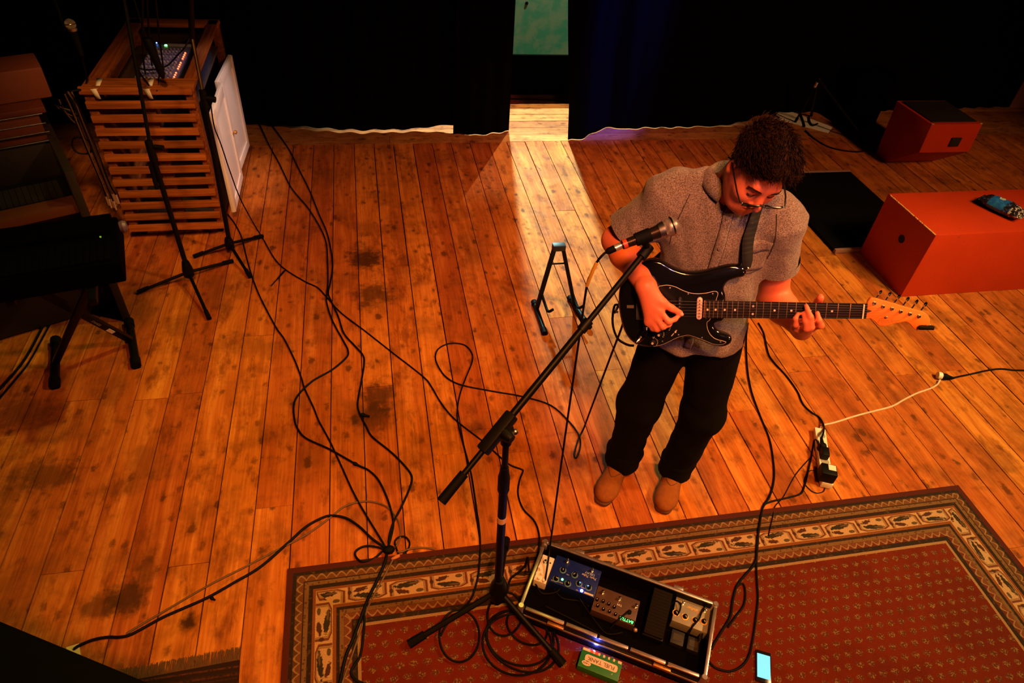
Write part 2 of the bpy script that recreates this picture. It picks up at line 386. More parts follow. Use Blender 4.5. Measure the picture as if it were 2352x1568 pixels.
mb = MB(); mb.lathe((LB.x, LB.y+.20, 2.45), (-.15, -1, -.35), [(0, .03), (.01, .09), (.10, .10)], 18); obj('lamp_can', mb, BLACKM, ls)
mb = MB(); mb.box((LB.x-.02, LB.y-.30, 2.152+.235), (.7, .006, .47)); mb.box((LB.x-.02, LB.y-.12, 2.615), (.7, .37, .006)); obj('barn_door', mb, BLACKM, ls, smooth=0)  # unseen plate added to cut off this lamp's patch on the floor
spot('lamp_stand_light', LB, (1.0, 4.5, 0), 420, (1, .66, .30), 46, .3, .012)
M_CABLE = pm('black_cable', (.0032, .0026, .0024), .55, 0, .18, 25, .12)
M_CABLEB = pm('brown_cable', (.11, .052, .024), .5)
def cable(label, pts, r=.0036, mat=None, name='cable', group=None, per=6):
    mb = MB(); mb.tube(spline(pts, per), r, 7); return obj(name, mb, mat or M_CABLE, label=label, cat='cable', group=group, smooth=180)
def fpts(px, r=.0036, z=0.0): return [at(x, y, z+r*1.05) for x, y in px]
cable('thin dark cable lying across the bright boards in the curtain opening', fpts([(1150, 226), (1200, 227.5), (1250, 229), (1290, 231), (1320, 232)], .006), .006)

# ------------------------------------------------------------------ rugs
RX0, RX1, RY1, RY0 = at(655, 1400).x, at(2192, 1107).x, at(1430, 1212).y, -.62
BW = .262
def rug_material():
    s = NT('oriental_rug'); uv = s.n('UVMap').outputs[0]; sp = s.n('SeparateXYZ', {0: uv}); u, v = sp.outputs[0], sp.outputs[1]
    geo = s.n('NewGeometry').outputs['Position']
    fn = s.noise(geo, 260, 2); fm = s.noise(geo, 60, 3); wig = s.mul(s.sub(s.noise(geo, 34, 2), .5), .020)
    t = s.math('DIVIDE', v, BW)
    RED, DRK, TAN, BRN, ORG, BEI = (.115, .020, .010), (.022, .013, .010), (.30, .165, .080), (.085, .034, .012), (.20, .058, .014), (.46, .27, .14)
    c = s.ramp(t, [(0, (.075, .012, .008)), (.085, DRK), (.135, BRN), (.235, DRK), (.25, BRN), (.31, DRK), (.365, ORG), (.405, BEI), (.635, ORG), (.68, DRK), (.725, BRN), (.785, RED), (.885, DRK), (.955, TAN)], 'CONSTANT')
    def zig(v0, v1, per, flip):
        a = s.math('ABSOLUTE', s.sub(s.math('FRACT', s.math('DIVIDE', u, per)), .5)); a = s.mul(a, 2.0)
        b = s.math('DIVIDE', s.sub(t, v0), v1-v0)
        b = s.sub(1.0, b) if flip else b
        line = s.step(s.math('ABSOLUTE', s.sub(b, s.addm(.15, s.mul(s.math('POWER', a, 1.6), .7)))), .08, .20, 1, 0)
        inside = s.step(s.sub(b, s.addm(.12, s.mul(a, .7))), -.06, .04)
        return line, inside, s.mul(s.step(t, v0, v0+.004), s.step(t, v1-.004, v1, 1, 0))
    for v0, v1, flip in ((.135, .235, 0), (.785, .885, 1)):
        line, ins, gate = zig(v0, v1, .036, flip)
        c = s.mix(s.mul(s.mul(ins, .7), gate), c, (.16, .055, .020)); c = s.mix(s.mul(s.mul(line, .8), gate), c, TAN)
    # small scroll bands
    for v0, v1 in ((.25, .31), (.725, .785)):
        gate = s.mul(s.step(t, v0, v0+.004), s.step(t, v1-.004, v1, 1, 0))
        w = s.n('TexVoronoi', {'Vector': s.n('CombineXYZ', {0: u, 1: v}).outputs[0], 'Scale': 75.0}).outputs['Distance']
        c = s.mix(s.mul(s.step(w, .18, .42), gate), c, (.17, .085, .035))
    for v0, v1 in ((.085, .135), (.31, .365), (.68, .725), (.885, .955)):
        gate = s.mul(s.step(t, v0, v0+.004), s.step(t, v1-.004, v1, 1, 0))
        c = s.mix(s.mul(s.step(fm, .55, .72), s.mul(gate, .55)), c, (.12, .052, .022))
    # the cream border with leaf cartouches
    per = .150; cell = s.math('DIVIDE', u, per); a = s.addm(s.math('FRACT', cell), wig)
    odd = s.math('GREATER_THAN', s.math('FRACT', s.mul(s.math('FLOOR', cell), .5)), .25)
    b = s.addm(s.math('DIVIDE', s.sub(t, .405), .23), wig); b = s.addm(b, s.mul(odd, s.sub(1.0, s.mul(b, 2.0))))
    gate = s.mul(s.step(t, .405, .411), s.step(t, .629, .635, 1, 0))
    wob = s.mul(s.sub(s.noise(geo, 95, 3), .5), 1.5)
    def ell(ca, cb, ra, rb, w=1.0, sl=0.0):
        da = s.math('DIVIDE', s.sub(a, ca), ra); db = s.math('DIVIDE', s.sub(s.sub(b, cb), s.mul(s.sub(a, ca), sl)), rb)
        return s.addm(s.math('SQRT', s.addm(s.mul(da, da), s.mul(db, db))), s.mul(wob, w))
    def put(c, m, col): return s.mix(s.mul(m, gate), c, col)
    oc = s.math('MAXIMUM', s.math('MULTIPLY', s.math('ABSOLUTE', s.sub(a, .5)), 2.06), s.math('MAXIMUM', s.mul(s.sub(.56, b), 1.85), s.mul(s.addm(s.math('ABSOLUTE', s.sub(a, .5)), s.sub(.56, b)), 1.18)))
    c = put(c, s.step(s.math('ABSOLUTE', s.sub(oc, .90)), .045, .085, 1, 0), (.14, .040, .018))
    c = put(c, s.step(s.math('ABSOLUTE', s.sub(oc, .78)), .02, .05, .6, 0), (.10, .055, .030))
    c = put(c, s.step(ell(.52, .33, .31, .17, .9, .25), .85, 1.1, 1, 0), (.030, .022, .014))
    c = put(c, s.step(ell(.36, .28, .16, .07, .5, .2), .7, 1.1, .6, 0), (.16, .085, .040))
    c = put(c, s.step(ell(.66, .76, .17, .15, 1.1, -.5), .8, 1.1, 1, 0), (.070, .022, .014))
    c = put(c, s.step(ell(.24, .80, .095, .12, .3), .85, 1.05, 1, 0), (.095, .058, .028))
    c = put(c, s.step(ell(.93, .62, .05, .16, .5), .8, 1.1, 1, 0), (.06, .022, .014))
    # the red field with rows of small bouquets
    fx = s.math('DIVIDE', s.sub(s.n('SeparateXYZ', {0: geo}).outputs[0], RX0), .046); fy = s.math('DIVIDE', s.n('SeparateXYZ', {0: geo}).outputs[1], .041)
    row = s.math('FLOOR', fy); fx = s.addm(fx, s.mul(s.math('GREATER_THAN', s.math('FRACT', s.mul(row, .5)), .25), .5))
    ga = s.sub(s.math('FRACT', fx), .5); gb = s.sub(s.math('FRACT', fy), .5)
    rr = s.math('SQRT', s.addm(s.mul(ga, ga), s.mul(s.mul(gb, gb), 1.0)))
    fan = s.mul(s.step(rr, .22, .46, 1, .0), s.step(s.sub(gb, s.mul(s.math('ABSOLUTE', ga), .9)), -.30, -.15))
    fld = s.mix(s.mul(s.step(s.noise(geo, 4, 4), .42, .62), .5), (.140, .014, .003), (.085, .008, .002))
    fld = s.mix(s.mul(fan, .8), fld, (.075, .026, .012))
    fld = s.mix(s.mul(s.mul(fan, 1.2), s.step(s.noise(geo, 210, 2), .50, .62)), fld, (.26, .125, .045))
    inner = s.step(t, .999, 1.001); c = s.mix(inner, c, fld)
    c = s.mix(s.step(fn, .35, .75, .28, 0), c, (.012, .006, .004))
    s.bump(s.addm(fn, s.mul(fm, .6)), .5, .004)
    s.p.inputs['Sheen Weight'].default_value = .05
    return s.done(c, .95, 0, .1)
def build_rug(name, label, x0, x1, y0, y1, h, mat, bw):
    xs0 = [x0, x1, x1, x0]; ys0 = [y0, y0, y1, y1]
    mb = MB(); O = [(x0, y0), (x1, y0), (x1, y1), (x0, y1)]; I = [(x0+bw, y0+bw), (x1-bw, y0+bw), (x1-bw, y1-bw), (x0+bw, y1-bw)]
    vs = []; fs = []; uvs = []
    def quad(P, UV, z=h):
        b = len(vs); vs.extend([(x, y, z) for x, y in P]); fs.append((b, b+1, b+2, b+3)); uvs.extend(UV)
    for i in range(4):
        j = (i+1) % 4; L = math.hypot(O[j][0]-O[i][0], O[j][1]-O[i][1]); n = 24
        for k in range(n):
            for (fa, fb) in ((0, .5), (.5, 1)):
                P = []; UV = []
                for tt, w in ((k/n, fa), ((k+1)/n, fa), ((k+1)/n, fb), (k/n, fb)):
                    ox = O[i][0]+(O[j][0]-O[i][0])*tt; oy = O[i][1]+(O[j][1]-O[i][1])*tt; ix = I[i][0]+(I[j][0]-I[i][0])*tt; iy = I[i][1]+(I[j][1]-I[i][1])*tt
                    P.append((ox+(ix-ox)*w, oy+(iy-oy)*w))
                    UV.append((bw*w+(L-2*bw*w)*tt, bw*w))
                quad(P, UV)
    quad(I, [(0, bw*1.5)]*4)
    for i in range(4):
        j = (i+1) % 4; b = len(vs); vs.extend([(*O[i], .0005), (*O[j], .0005), (*O[j], h), (*O[i], h)]); fs.append((b, b+1, b+2, b+3)); uvs.extend([(0, 0)]*4)
    mb.add(vs, fs); o = obj(name, mb, mat, label=label, cat='rug', smooth=0)
    uvl = o.data.uv_layers.new(name='UVMap')
    for li, c in enumerate(uvs): uvl.data[li].uv = c
    return o
RUGZ = .008
build_rug('oriental_rug', 'large red oriental rug with cream leaf border under the pedal case', RX0, RX1, RY0, RY1, RUGZ, rug_material(), BW)
s = NT('dark_striped_rug'); tc = s.n('NewGeometry').outputs['Position']; yy = s.n('SeparateXYZ', {0: tc}).outputs[1]
st = s.noise(s.n('CombineXYZ', {1: s.mul(yy, 55.0)}).outputs[0], 1.0, 1)
M_RUG2 = s.done(s.mix(s.mul(s.step(st, .5, .62), s.step(s.noise(tc, 130, 2), .3, .6)), (.022, .009, .008), (.085, .022, .012)), .95, 0, .1)
q0 = at(552, 1517); mb = MB(); ra = .05
R2 = Matrix.Rotation(.045, 3, 'Z'); w2, l2 = .70, 1.1; cc = Vector((q0.x, q0.y, 0))+R2 @ Vector((-w2/2, -l2/2, .006))
t2 = thing('striped_rug', 'small dark striped rug with short fringe beside the black case', 'rug', (cc.x, cc.y, 0))
mb.bbox(cc, (w2, l2, .010), .003, R2); obj('rug_field', mb, M_RUG2, t2)
mb = MB()
for i in range(520):
    x = -w2+w2*i/519; a = Vector((q0.x, q0.y, 0))+R2 @ Vector((x, -.003, .006)); e = Vector((q0.x, q0.y, 0))+R2 @ Vector((x+random.uniform(-.006, .006), random.uniform(.040, .050), .002)); mb.tube([a, (a+e)/2+Vector((0, 0, .002)), e], .0011, 3)
obj('fringe', mb, pm('rug_fringe', (.11, .045, .020), .95), t2, kind='stuff')
# ================================================================== slatted desk cart with mixer
def wood_mat(name, base, dark, scale=(3, 60, 60), rough=.6):
    s = NT(name); tc = s.n('TexCoord').outputs['Object']; rnd = s.n('ObjectInfo').outputs['Random']
    v = s.vm('ADD', s.vm('MULTIPLY', tc, scale), s.n('CombineXYZ', {0: s.mul(rnd, 20), 1: s.mul(rnd, 31)}).outputs[0])
    f = s.noise(v, 1.0, 5, .6); c = s.mix(s.step(f, .3, .7), dark, base); s.bump(f, .3, .003)
    c = s.n('HueSaturation', {'Color': c, 'Value': s.addm(.75, s.mul(rnd, .5))}).outputs[0]
    return s.done(c, rough, 0, .3)
M_SLAT = wood_mat('cart_pine', (.42, .125, .022), (.20, .050, .009))
M_SLATY = wood_mat('cart_pine_long', (.28, .075, .014), (.12, .030, .006), (60, 3, 60))
CX0, CX1, CY0, CY1, CT = -1.40, -.87, 3.70, 4.76, .905
cart = thing('mixer_cart', 'slatted pine cart with white side doors carrying the mixer', 'cart', ((CX0+CX1)/2, (CY0+CY1)/2, 0))
for x, y in ((CX0+.025, CY0+.03), (CX1-.025, CY0+.03), (CX0+.025, CY1-.03), (CX1-.025, CY1-.03)):
    mb = MB(); mb.bbox((x, y, .06+(CT-.06)/2), (.045, .05, CT-.06), .003); obj('post', mb, M_SLATY, cart)
mb = MB(); mb.bbox(((CX0+CX1)/2+.02, CY0+.03, .47), (.06, .03, .80), .003); obj('post', mb, M_SLATY, cart)
for k in range(12):
    z = .085+k*.0735; mb = MB(); mb.bbox(((CX0+CX1)/2-.005+random.uniform(-.004, .004), CY0-.006, z), (CX1-CX0+random.uniform(-.03, .0), .022, .036), .002, Matrix.Rotation(random.uniform(-.006, .006), 3, 'Y')); obj('slat', mb, M_SLAT, cart)
mb = MB(); mb.bbox(((CX0+CX1)/2, CY0+.06, CT-.010), (CX1-CX0, .125, .022), .003); obj('top_board', mb, M_SLAT, cart)
for xx, nm in ((CX0+.045, 'side_rail'), (CX1-.035, 'side_rail')):
    mb = MB(); mb.bbox((xx, (CY0+CY1)/2+.05, CT-.012), (.085 if xx < -1.2 else .06, CY1-CY0-.1, .024), .003); obj(nm, mb, M_SLATY, cart)
mb = MB(); mb.bbox(((CX0+CX1)/2, CY1-.035, CT-.012), (CX1-CX0, .09, .024), .003); obj('back_rail', mb, M_SLAT, cart)
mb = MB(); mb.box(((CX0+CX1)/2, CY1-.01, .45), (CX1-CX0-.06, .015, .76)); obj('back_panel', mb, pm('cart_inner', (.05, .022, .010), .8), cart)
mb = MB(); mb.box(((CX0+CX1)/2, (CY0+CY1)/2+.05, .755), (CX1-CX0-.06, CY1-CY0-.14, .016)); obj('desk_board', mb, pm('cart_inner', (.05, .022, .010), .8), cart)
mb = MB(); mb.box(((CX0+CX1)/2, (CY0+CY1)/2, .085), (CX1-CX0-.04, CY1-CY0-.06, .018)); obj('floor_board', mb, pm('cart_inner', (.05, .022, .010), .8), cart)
mb = MB(); mb.box((CX0+.012, (CY0+CY1)/2, .45), (.012, CY1-CY0-.08, .76)); obj('side_panel', mb, M_SLATY, cart)
M_DOOR = pm('white_gloss_paint', (.86, .78, .74), .35, 0, .06, 10)
for a, b, dx in ((CY0+.155, CY0+.59, 0.0), (CY0+.60, CY1-.015, .0)):
    ang = 0.0 if a < 4.0 else -.06
    Rz = Matrix.Rotation(ang, 3, 'Z'); hinge = Vector((CX1+.012, b, 0)); L = b-a
    def dp(c): return hinge+Rz @ Vector(c)
    mb = MB(); mb.bbox(dp((.010, -L/2, .385)), (.020, L, .63), .004, Rz); d = obj('door', mb, M_DOOR, cart, label='white painted cart door')
    mb = MB()
    for yy in (-L+.03, -.03): mb.bbox(dp((.023, yy, .385)), (.008, .055, .625), .002, Rz)
    for zz in (.10, .67): mb.bbox(dp((.023, -L/2, zz)), (.008, L-.11, .055), .002, Rz)
    obj('door_frame', mb, M_DOOR, d)
    if a < 4.0:
        mb = MB(); mb.lathe(dp((.022, -.035, .40)), Rz @ Vector((1, 0, 0)), [(0, .006), (.012, .006), (.016, .013), (.026, .012), (.03, .004)], 14); obj('knob', mb, pm('brass_knob', (.55, .30, .12), .3, .6), d)
for x in (CX0+.05, CX1-.05):
    for y in (CY0+.07, CY1-.07):
        mb = MB(); mb.cyl((x-.012, y, .028), (x+.012, y, .028), .028, None, 16); mb.box((x, y, .058), (.03, .04, .012)); obj('castor', mb, RUBBER, cart)
M_TAPE = pm('white_tape', (.72, .66, .60), .7)
for xx in (-1.335, -1.09):
    mb = MB(); w = .012
    P = [(CY0+.115, CT+.0018), (CY0+.02, CT+.0018), (CY0-.019, CT+.0015), (CY0-.0195, CT-.05)]
    for (ya, za), (yb, zb) in zip(P[:-1], P[1:]):
        mb.add([(xx-w*(1.2), ya, za), (xx+w*1.2, ya, za), (xx+w*.8+.012, yb, zb), (xx-w*.8+.012, yb, zb)], [(0, 1, 2, 3)])
    obj('tape_strip', mb, M_TAPE, cart, solid=.001)
# mixer
qa, qb, qc, qd = [Vector(v) for v in ((-1.225, 4.02, .80), (-1.055, 4.00, .80), (-1.0, 4.44, .80), (-1.18, 4.50, .80))]
mix = thing('mixing_desk', 'small grey audio mixer with rows of knobs and red lights', 'mixer', (-1.12, 4.24, .764))
ex = Vector((1, -.06, 0)).normalized(); ey = Vector((.10, 1, 0)).normalized(); ey = (ey-ex*ey.dot(ex)).normalized(); tilt = .08; ez0 = ex.cross(ey)
ey2 = (ey*math.cos(tilt)+ez0*math.sin(tilt)); ez = ex.cross(ey2); RM = Matrix((ex, ey2, ez)).transposed(); oc = Vector((-1.12, 4.24, .83))
mb = MB(); mb.bbox(oc+ez*-.022, (.235, .47, .045), .005, RM); obj('housing', mb, pm('mixer_case', (.03, .03, .045), .5), mix)
mb = MB(); mb.box(oc+ez*.002, (.225, .46, .004), RM); face = obj('face_plate', mb, pm('mixer_face', (.10, .10, .15), .45), mix)
KM = [pm('grey_knob', (.34, .33, .40), .4), pm('violet_knob', (.22, .16, .34), .4)]
for i in range(12):
    mb = MB()
    for j in range(9): p = oc+ex*(-.095+j*.020)+ey2*(-.205+i*.033)+ez*.004; mb.lathe(p, ez, [(0, .007), (.010, .006), (.012, .003)], 8)
    obj('knob_row', mb, KM[i % 2], mix, kind=None)
LEDR = emit('red_led', (1, .10, .03), 6); LEDG = emit('green_led', (.1, 1, .15), 8); LEDB = emit('blue_led', (.10, .25, 1), 10)
for i in range(14):
    if i in (4, 9): continue
    mb = MB(); mb.sphere(oc+ex*.092+ey2*(-.205+i*.025)+ez*.006, .0050, 8, 6); obj('red_light', mb, LEDR, mix)
mb = MB(); mb.box(oc+ex*-.03+ey2*.215+ez*.006, (.024, .012, .006), RM); obj('display', mb, LEDG, mix)
mb = MB(); mb.box(oc+ex*.04+ey2*.215+ez*.008, (.13, .014, .012), RM); obj('meter_bridge', mb, KM[0], mix)
mb = MB(); mb.sphere(oc+ex*-.09+ey2*.235+ez*.01, .004, 8, 6); obj('blue_light', mb, LEDB, mix)
# narrow controller beside it
c2 = Vector((-.925, 4.14, .80)); ct = thing('fader_controller', 'narrow dark blue fader unit with a pale strip beside the mixer', 'controller', (c2.x, c2.y, .764))
ezz = Vector((0, 0, 1)); mb = MB(); mb.bbox(c2, (.062, .60, .07), .005); obj('housing', mb, pm('navy_case', (.015, .018, .05), .45), ct)
mb = MB(); mb.box(c2+Vector((.004, -.02, .037)), (.016, .50, .004)); obj('pale_strip', mb, pm('pale_plate', (.62, .60, .70), .4), ct)
mb = MB(); mb.box(c2+Vector((-.016, -.02, .037)), (.018, .36, .004)); obj('button_strip', mb, pm('grey_knob', (.34, .33, .40), .4), ct)
mb = MB(); mb.box(c2+Vector((-.006, .20, .037)), (.034, .05, .004)); obj('screen', mb, emit('dim_blue_screen', (.02, .07, .5), .6), ct)
mb = MB(); mb.box(c2+Vector((-.006, .24, .038)), (.02, .012, .004)); obj('tab', mb, emit('amber_light', (1, .5, .12), 1.2), ct)
mb = MB(); mb.bbox(c2+Vector((.005, -.27, .043)), (.026, .03, .014), .003); obj('end_cap', mb, pm('pale_plate', (.62, .60, .70), .4), ct)
# cable loom hung on the cart corner
loom = thing('cable_loom', 'bundle of thin cables with pale plugs hanging from the cart corner', 'cables', (-1.435, 3.655, .30))
mb = MB(); mb.cyl((-1.38, 3.70, .90), (-1.43, 3.655, .905), .006); obj('hook', mb, BLACKM, loom)
for i in range(9):
    a = i*.7; mb = MB(); ox, oy = .022*math.cos(a)*(.4+i/9), .014*math.sin(a)
    P = [(-1.435+ox, 3.655+oy-.004*i, .905), (-1.43+ox*1.1, 3.64+oy, .80), (-1.425+ox*1.2, 3.645+oy, .60), (-1.42+ox, 3.65+oy, .42), (-1.415+ox*1.3, 3.65+oy, .33-.012*(i % 4))]
    if i < 5: P = [(-1.46-.03*math.cos(a), 3.64, .87-.02*i), (-1.485-.01*i, 3.65, .80+.01*i), (-1.46, 3.66, .74+.012*i), (-1.435, 3.655, .84)]+P[0:]
    mb.tube(spline(P, 5), .0034, 6); w = obj('loom_cable', mb, M_CABLEB if i % 3 == 0 else M_CABLE, loom)
    e = Vector(P[-1]); mb = MB(); mb.cyl(e+Vector((0, 0, .004)), e-Vector((0, 0, .05)), .0065, .005, 8); obj('plug', mb, pm('pale_plug', (.40, .24, .17), .4), w)
# looped coil hanging below
mb = MB(); mb.tube([Vector((-1.47+.045*math.cos(t), 3.65+.008*math.sin(3*t), .62+.05*math.sin(t))) for t in [i*2*math.pi/28*3 for i in range(29)]], .0035, 6); obj('hanging_coil', mb, M_CABLE, loom)

# ------------------------------------------------------------------ organ on the left
M_ORG = pm('dark_red_varnish', (.075, .012, .004), .5, 0, .3, 9); M_ORGB = pm('dark_walnut', (.008, .003, .0015), .6, 0, .3, 12)
oo = Vector((-1.27, 2.98, 0)); oa = math.radians(25); ux = Vector((-math.cos(oa), -math.sin(oa), 0)); uy = Vector((-math.sin(oa), math.cos(oa), 0)); RO = Matrix((-ux, uy, Vector((0, 0, 1)))).transposed()
def og(x, y, z): return oo+ux*x+uy*y+Vector((0, 0, z))
organ = thing('electric_organ', 'dark red varnished organ with silver rails beside the slatted cart', 'organ', og(.6, .4, 0))
def opart(nm, c, size, mat, bev=.005, par=None): m = MB(); m.bbox(og(*c), size, bev, RO); return obj(nm, m, mat, par or organ)
opart('cabinet', (.62, .42, .32), (1.16, .60, .62), M_ORGB); opart('end_panel', (.018, .34, .42), (.036, .72, .84), M_ORGB); opart('end_panel', (1.22, .34, .42), (.036, .72, .84), M_ORGB)
opart('key_ledge', (.62, .045, .655), (1.17, .09, .045), pm('ledge_wood', (.09, .022, .006), .5), .006)
opart('key_bed', (.62, .20, .66), (1.17, .22, .03), BLACK)
mb = MB()
for k in range(44): mb.box(og(.08+k*.0245, .17, .682), (.022, .14, .014), RO)
obj('white_keys', mb, pm('ivory_key', (.008, .006, .005), .6), organ, smooth=0)
opart('fallboard', (.62, .36, .74), (1.17, .03, .17), M_ORGB); opart('upper_panel', (.62, .50, .86), (1.17, .25, .14), M_ORG)
for k, (yy, zz) in enumerate(((.335, .835), (.375, .90), (.385, .94), (.36, .865))):
    mb = MB(); mb.cyl(og(.02, yy, zz), og(1.21, yy, zz), .0035, None, 8); obj('silver_rail', mb, pm('dark_chrome', (.30, .28, .34), .22, 1.0), organ)
opart('lid', (.62, .58, .945), (1.24, .34, .028), M_ORG); opart('music_back', (.62, .80, .80), (1.24, .05, .34), M_ORG)
mb = MB(); mb.bbox(og(.10, .60, 1.03), (.30, .20, .14), .01, RO); obj('tool_box', mb, pm('red_box', (.13, .030, .014), .6), label='dark red box lying on the organ lid', cat='box')

# ------------------------------------------------------------------ keyboard on X stand
ka = math.radians(13.5); kx = Vector((math.cos(ka), math.sin(ka), 0)); ky = Vector((-math.sin(ka), math.cos(ka), 0)); RK = Matrix((kx, ky, Vector((0, 0, 1)))).transposed(); kc = Vector((-.975, 2.378, 0))-kx*.46+ky*.17
kb = thing('keyboard_piano', 'black stage keyboard resting on the X stand', 'keyboard', (kc.x, kc.y, .66))
def kp(x, y, z): return kc+kx*x+ky*y+Vector((0, 0, z))
KBL = pm('keyboard_black', (.0007, .0007, .0008), .8, 0, .2, 25, .02)
mb = MB(); mb.bbox(kp(0, 0, .715), (.92, .34, .10), .012, RK); obj('housing', mb, KBL, kb)
mb = MB(); mb.bbox(kp(0, .10, .775), (.88, .13, .022), .005, RK); obj('control_panel', mb, KBL, kb)
mb = MB()
for k in range(36): mb.bbox(kp(-.42+k*.024, -.085, .770), (.0225, .15, .014), .002, RK)
obj('white_keys', mb, pm('dim_key', (.0014, .0014, .0014), .8, 0, .1, 25, .02), kb)
for px, py in ((0, 0),):
    mb = MB(); mb.sphere(kp(.40, .0, .78), .004, 8, 6); obj('power_light', mb, emit('dim_green_led', (.25, .6, .05), .5), kb)
mb = MB(); mb.lathe(kp(.455, .13, .735), kx, [(0, .02), (.018, .026), (.03, .022), (.034, .006)], 14); obj('end_cap', mb, pm('violet_cap', (.14, .08, .16), .4), kb)
xs = thing('x_stand', 'black folding X stand with rubber feet under the keyboard', 'stand', (kc.x, kc.y-.1, 0))
fA = (at(128, 780, .02), at(125, 885, .02)); fB = (at(296, 738, .02), at(312, 838, .02))
for a, b in (fA, fB):
    mb = MB(); mb.cyl(a, b, .020, None, 12); f = obj('foot_bar', mb, BLACKM, xs)
    for e, w in ((a, b), (b, a)):
        d = (w-e).normalized(); mb = MB(); mb.cyl(e-d*.006, e+d*.045, .0235, None, 12); obj('rubber_cap', mb, RUBBER, f)
mA, mB2 = (fA[0]+fA[1])/2, (fB[0]+fB[1])/2
tA = at(212, 640, .655); tB = at(30, 642, .655)
for m, t, dy in ((mA, tA, -.014), (mB2, tB, .014)):
    mb = MB(); o2 = ky*dy; d = (t-m).normalized(); sd = d.cross(ky).normalized(); R = Matrix((sd, ky, d)).transposed()
    mb.bbox((m+t)/2+o2, (.030, .026, (t-m).length), .003, R); leg = obj('leg', mb, BLACKM, xs)
    mb = MB(); mb.bbox(t+Vector((0, 0, -.006)), (.03, .30, .03), .004, RK); obj('support_bar', mb, BLACKM, xs)
    if dy > 0:
        e = m+d*.16+o2-ky*.0145+sd*0; mb = MB(); mb.box(e, (.018, .002, .042), R); obj('sticker', mb, pm('white_sticker', (.75, .70, .66), .5), leg)
        mb2 = text_mb('STANDS', .016, m+d*.26+o2-ky*.0140, -d, sd if sd.x > 0 else -sd); obj('lettering', mb2, pm('grey_print', (.30, .28, .27), .5), leg, smooth=0)

# ------------------------------------------------------------------ microphone stands by the cart
def tripod(root, hub, ends, r=.0085, mat=BLACKM, foot=.012):
    for e in ends:
        mb = MB(); mb.cyl(hub, Vector(e)+Vector((0, 0, foot)), r, None, 10); l = obj('leg', mb, mat, root)
        d = (hub-Vector(e)).normalized(); mb = MB(); mb.cyl(Vector(e)+Vector((0, 0, foot)), Vector(e)+Vector((0, 0, foot))+d*.06, foot, foot*.9, 10); obj('rubber_foot', mb, RUBBER, l)
b1 = at(440, 650); s1 = thing('microphone_stand', 'black tripod microphone stand in front of the slatted cart', 'mic stand', b1)
tripod(s1, b1+Vector((0, 0, .075)), [at(318, 675), at(535, 603), at(482, 736)])
mb = MB(); mb.lathe(b1+Vector((0, 0, .045)), (0, 0, 1), [(0, .02), (.01, .028), (.05, .028), (.10, .018)], 14); obj('hub', mb, BLACKM, s1)
c1 = Vector((b1.x, b1.y-.01, .79)); mb = MB(); mb.cyl(b1+Vector((0, 0, .05)), c1, .0125, None, 12); obj('lower_tube', mb, BLACKM, s1)
mb = MB(); mb.cyl(c1-Vector((0, 0, .05)), c1+Vector((0, 0, .05)), .019, .017, 12); mb.cyl(c1+Vector((.02, 0, .02)), c1+Vector((.06, -.01, .02)), .012, None, 10); obj('clutch', mb, BLACK, s1)
mb = MB(); top1 = Vector((-.985, 3.42, 1.52)); mb.cyl(c1, top1, .0085, None, 10); obj('upper_tube', mb, BLACKM, s1)
mb = MB(); mb.cyl(c1+Vector((-.02, .0, -.08)), c1+Vector((-.025, 0, -.20)), .012, .010, 10); obj('boom_counterweight', mb, BLACK, s1)
b2 = at(532, 582); s2 = thing('microphone_stand', 'black tripod microphone stand beside the white cart doors', 'mic stand', b2)
tripod(s2, b2+Vector((0, 0, .07)), [at(446, 593), at(604, 546), at(576, 640)])
c2s = at(468, 225, .90); mb = MB(); mb.cyl(b2+Vector((0, 0, .03)), c2s, .0125, None, 12); obj('lower_tube', mb, BLACKM, s2)
mb = MB(); mb.lathe(b2+Vector((0, 0, .03)), (0, 0, 1), [(0, .018), (.01, .026), (.06, .024), (.08, .016)], 14); obj('hub', mb, BLACKM, s2)
mb = MB(); mb.cyl(c2s-Vector((0, 0, .05)), c2s+Vector((0, 0, .04)), .019, .016, 12); mb.cyl(c2s+Vector((.01, 0, .0)), c2s+Vector((.055, -.01, -.005)), .014, .016, 10); obj('clutch', mb, BLACK, s2)
m2 = at(441, 85, 1.16); mb = MB(); mb.cyl(c2s, m2, .0085, None, 10); obj('upper_tube', mb, pm('bronze_tube', (.10, .055, .02), .35, .8), s2)
t2p = at(436, -60, 1.48); mb = MB(); mb.cyl(m2, t2p, .014, .014, 10); obj('boom_tube', mb, BLACKM, s2)
# cables hanging over the mixer and the microphones up there
def sm58(root, tip, d, length=.165, mat_h=None, sc=1.0):
    d = Vector(d).normalized(); tip = Vector(tip)
    mb = MB(); mb.lathe(tip, d, [(-.001, .004), (.0, .012*sc), (.10*sc, .0175*sc), (.112*sc, .019*sc)], 18); obj('handle', mb, mat_h or BLACKM, root)
    mb = MB(); mb.lathe(tip+d*.112*sc, d, [(0, .021*sc), (.012*sc, .0235*sc)], 18); obj('collar', mb, STEEL, root)
    c = tip+d*.142*sc; mb = MB(); mb.sphere(c, .0250*sc, 20, 14); g = obj('grille', mb, pm('mic_mesh', (.50, .46, .43), .4, .9, .5, 900, .5, .8), root)
    mb = MB(); u = d.orthogonal().normalized(); w = d.cross(u); mb.tube([c+d*.003+(u*math.cos(t)+w*math.sin(t))*.0252*sc for t in [i*2*math.pi/24 for i in range(24)]], .0022*sc, 6, closed=True); obj('grille_band', mb, CHROME, g)
hm = on_y(155, 40, 3.75); hang = thing('microphone', 'dark microphone hanging high above the organ', 'microphone', hm)
sm58(hang, hm+Vector((.012, -.02, -.17)), (-.06, .1, 1), mat_h=BLACK); 
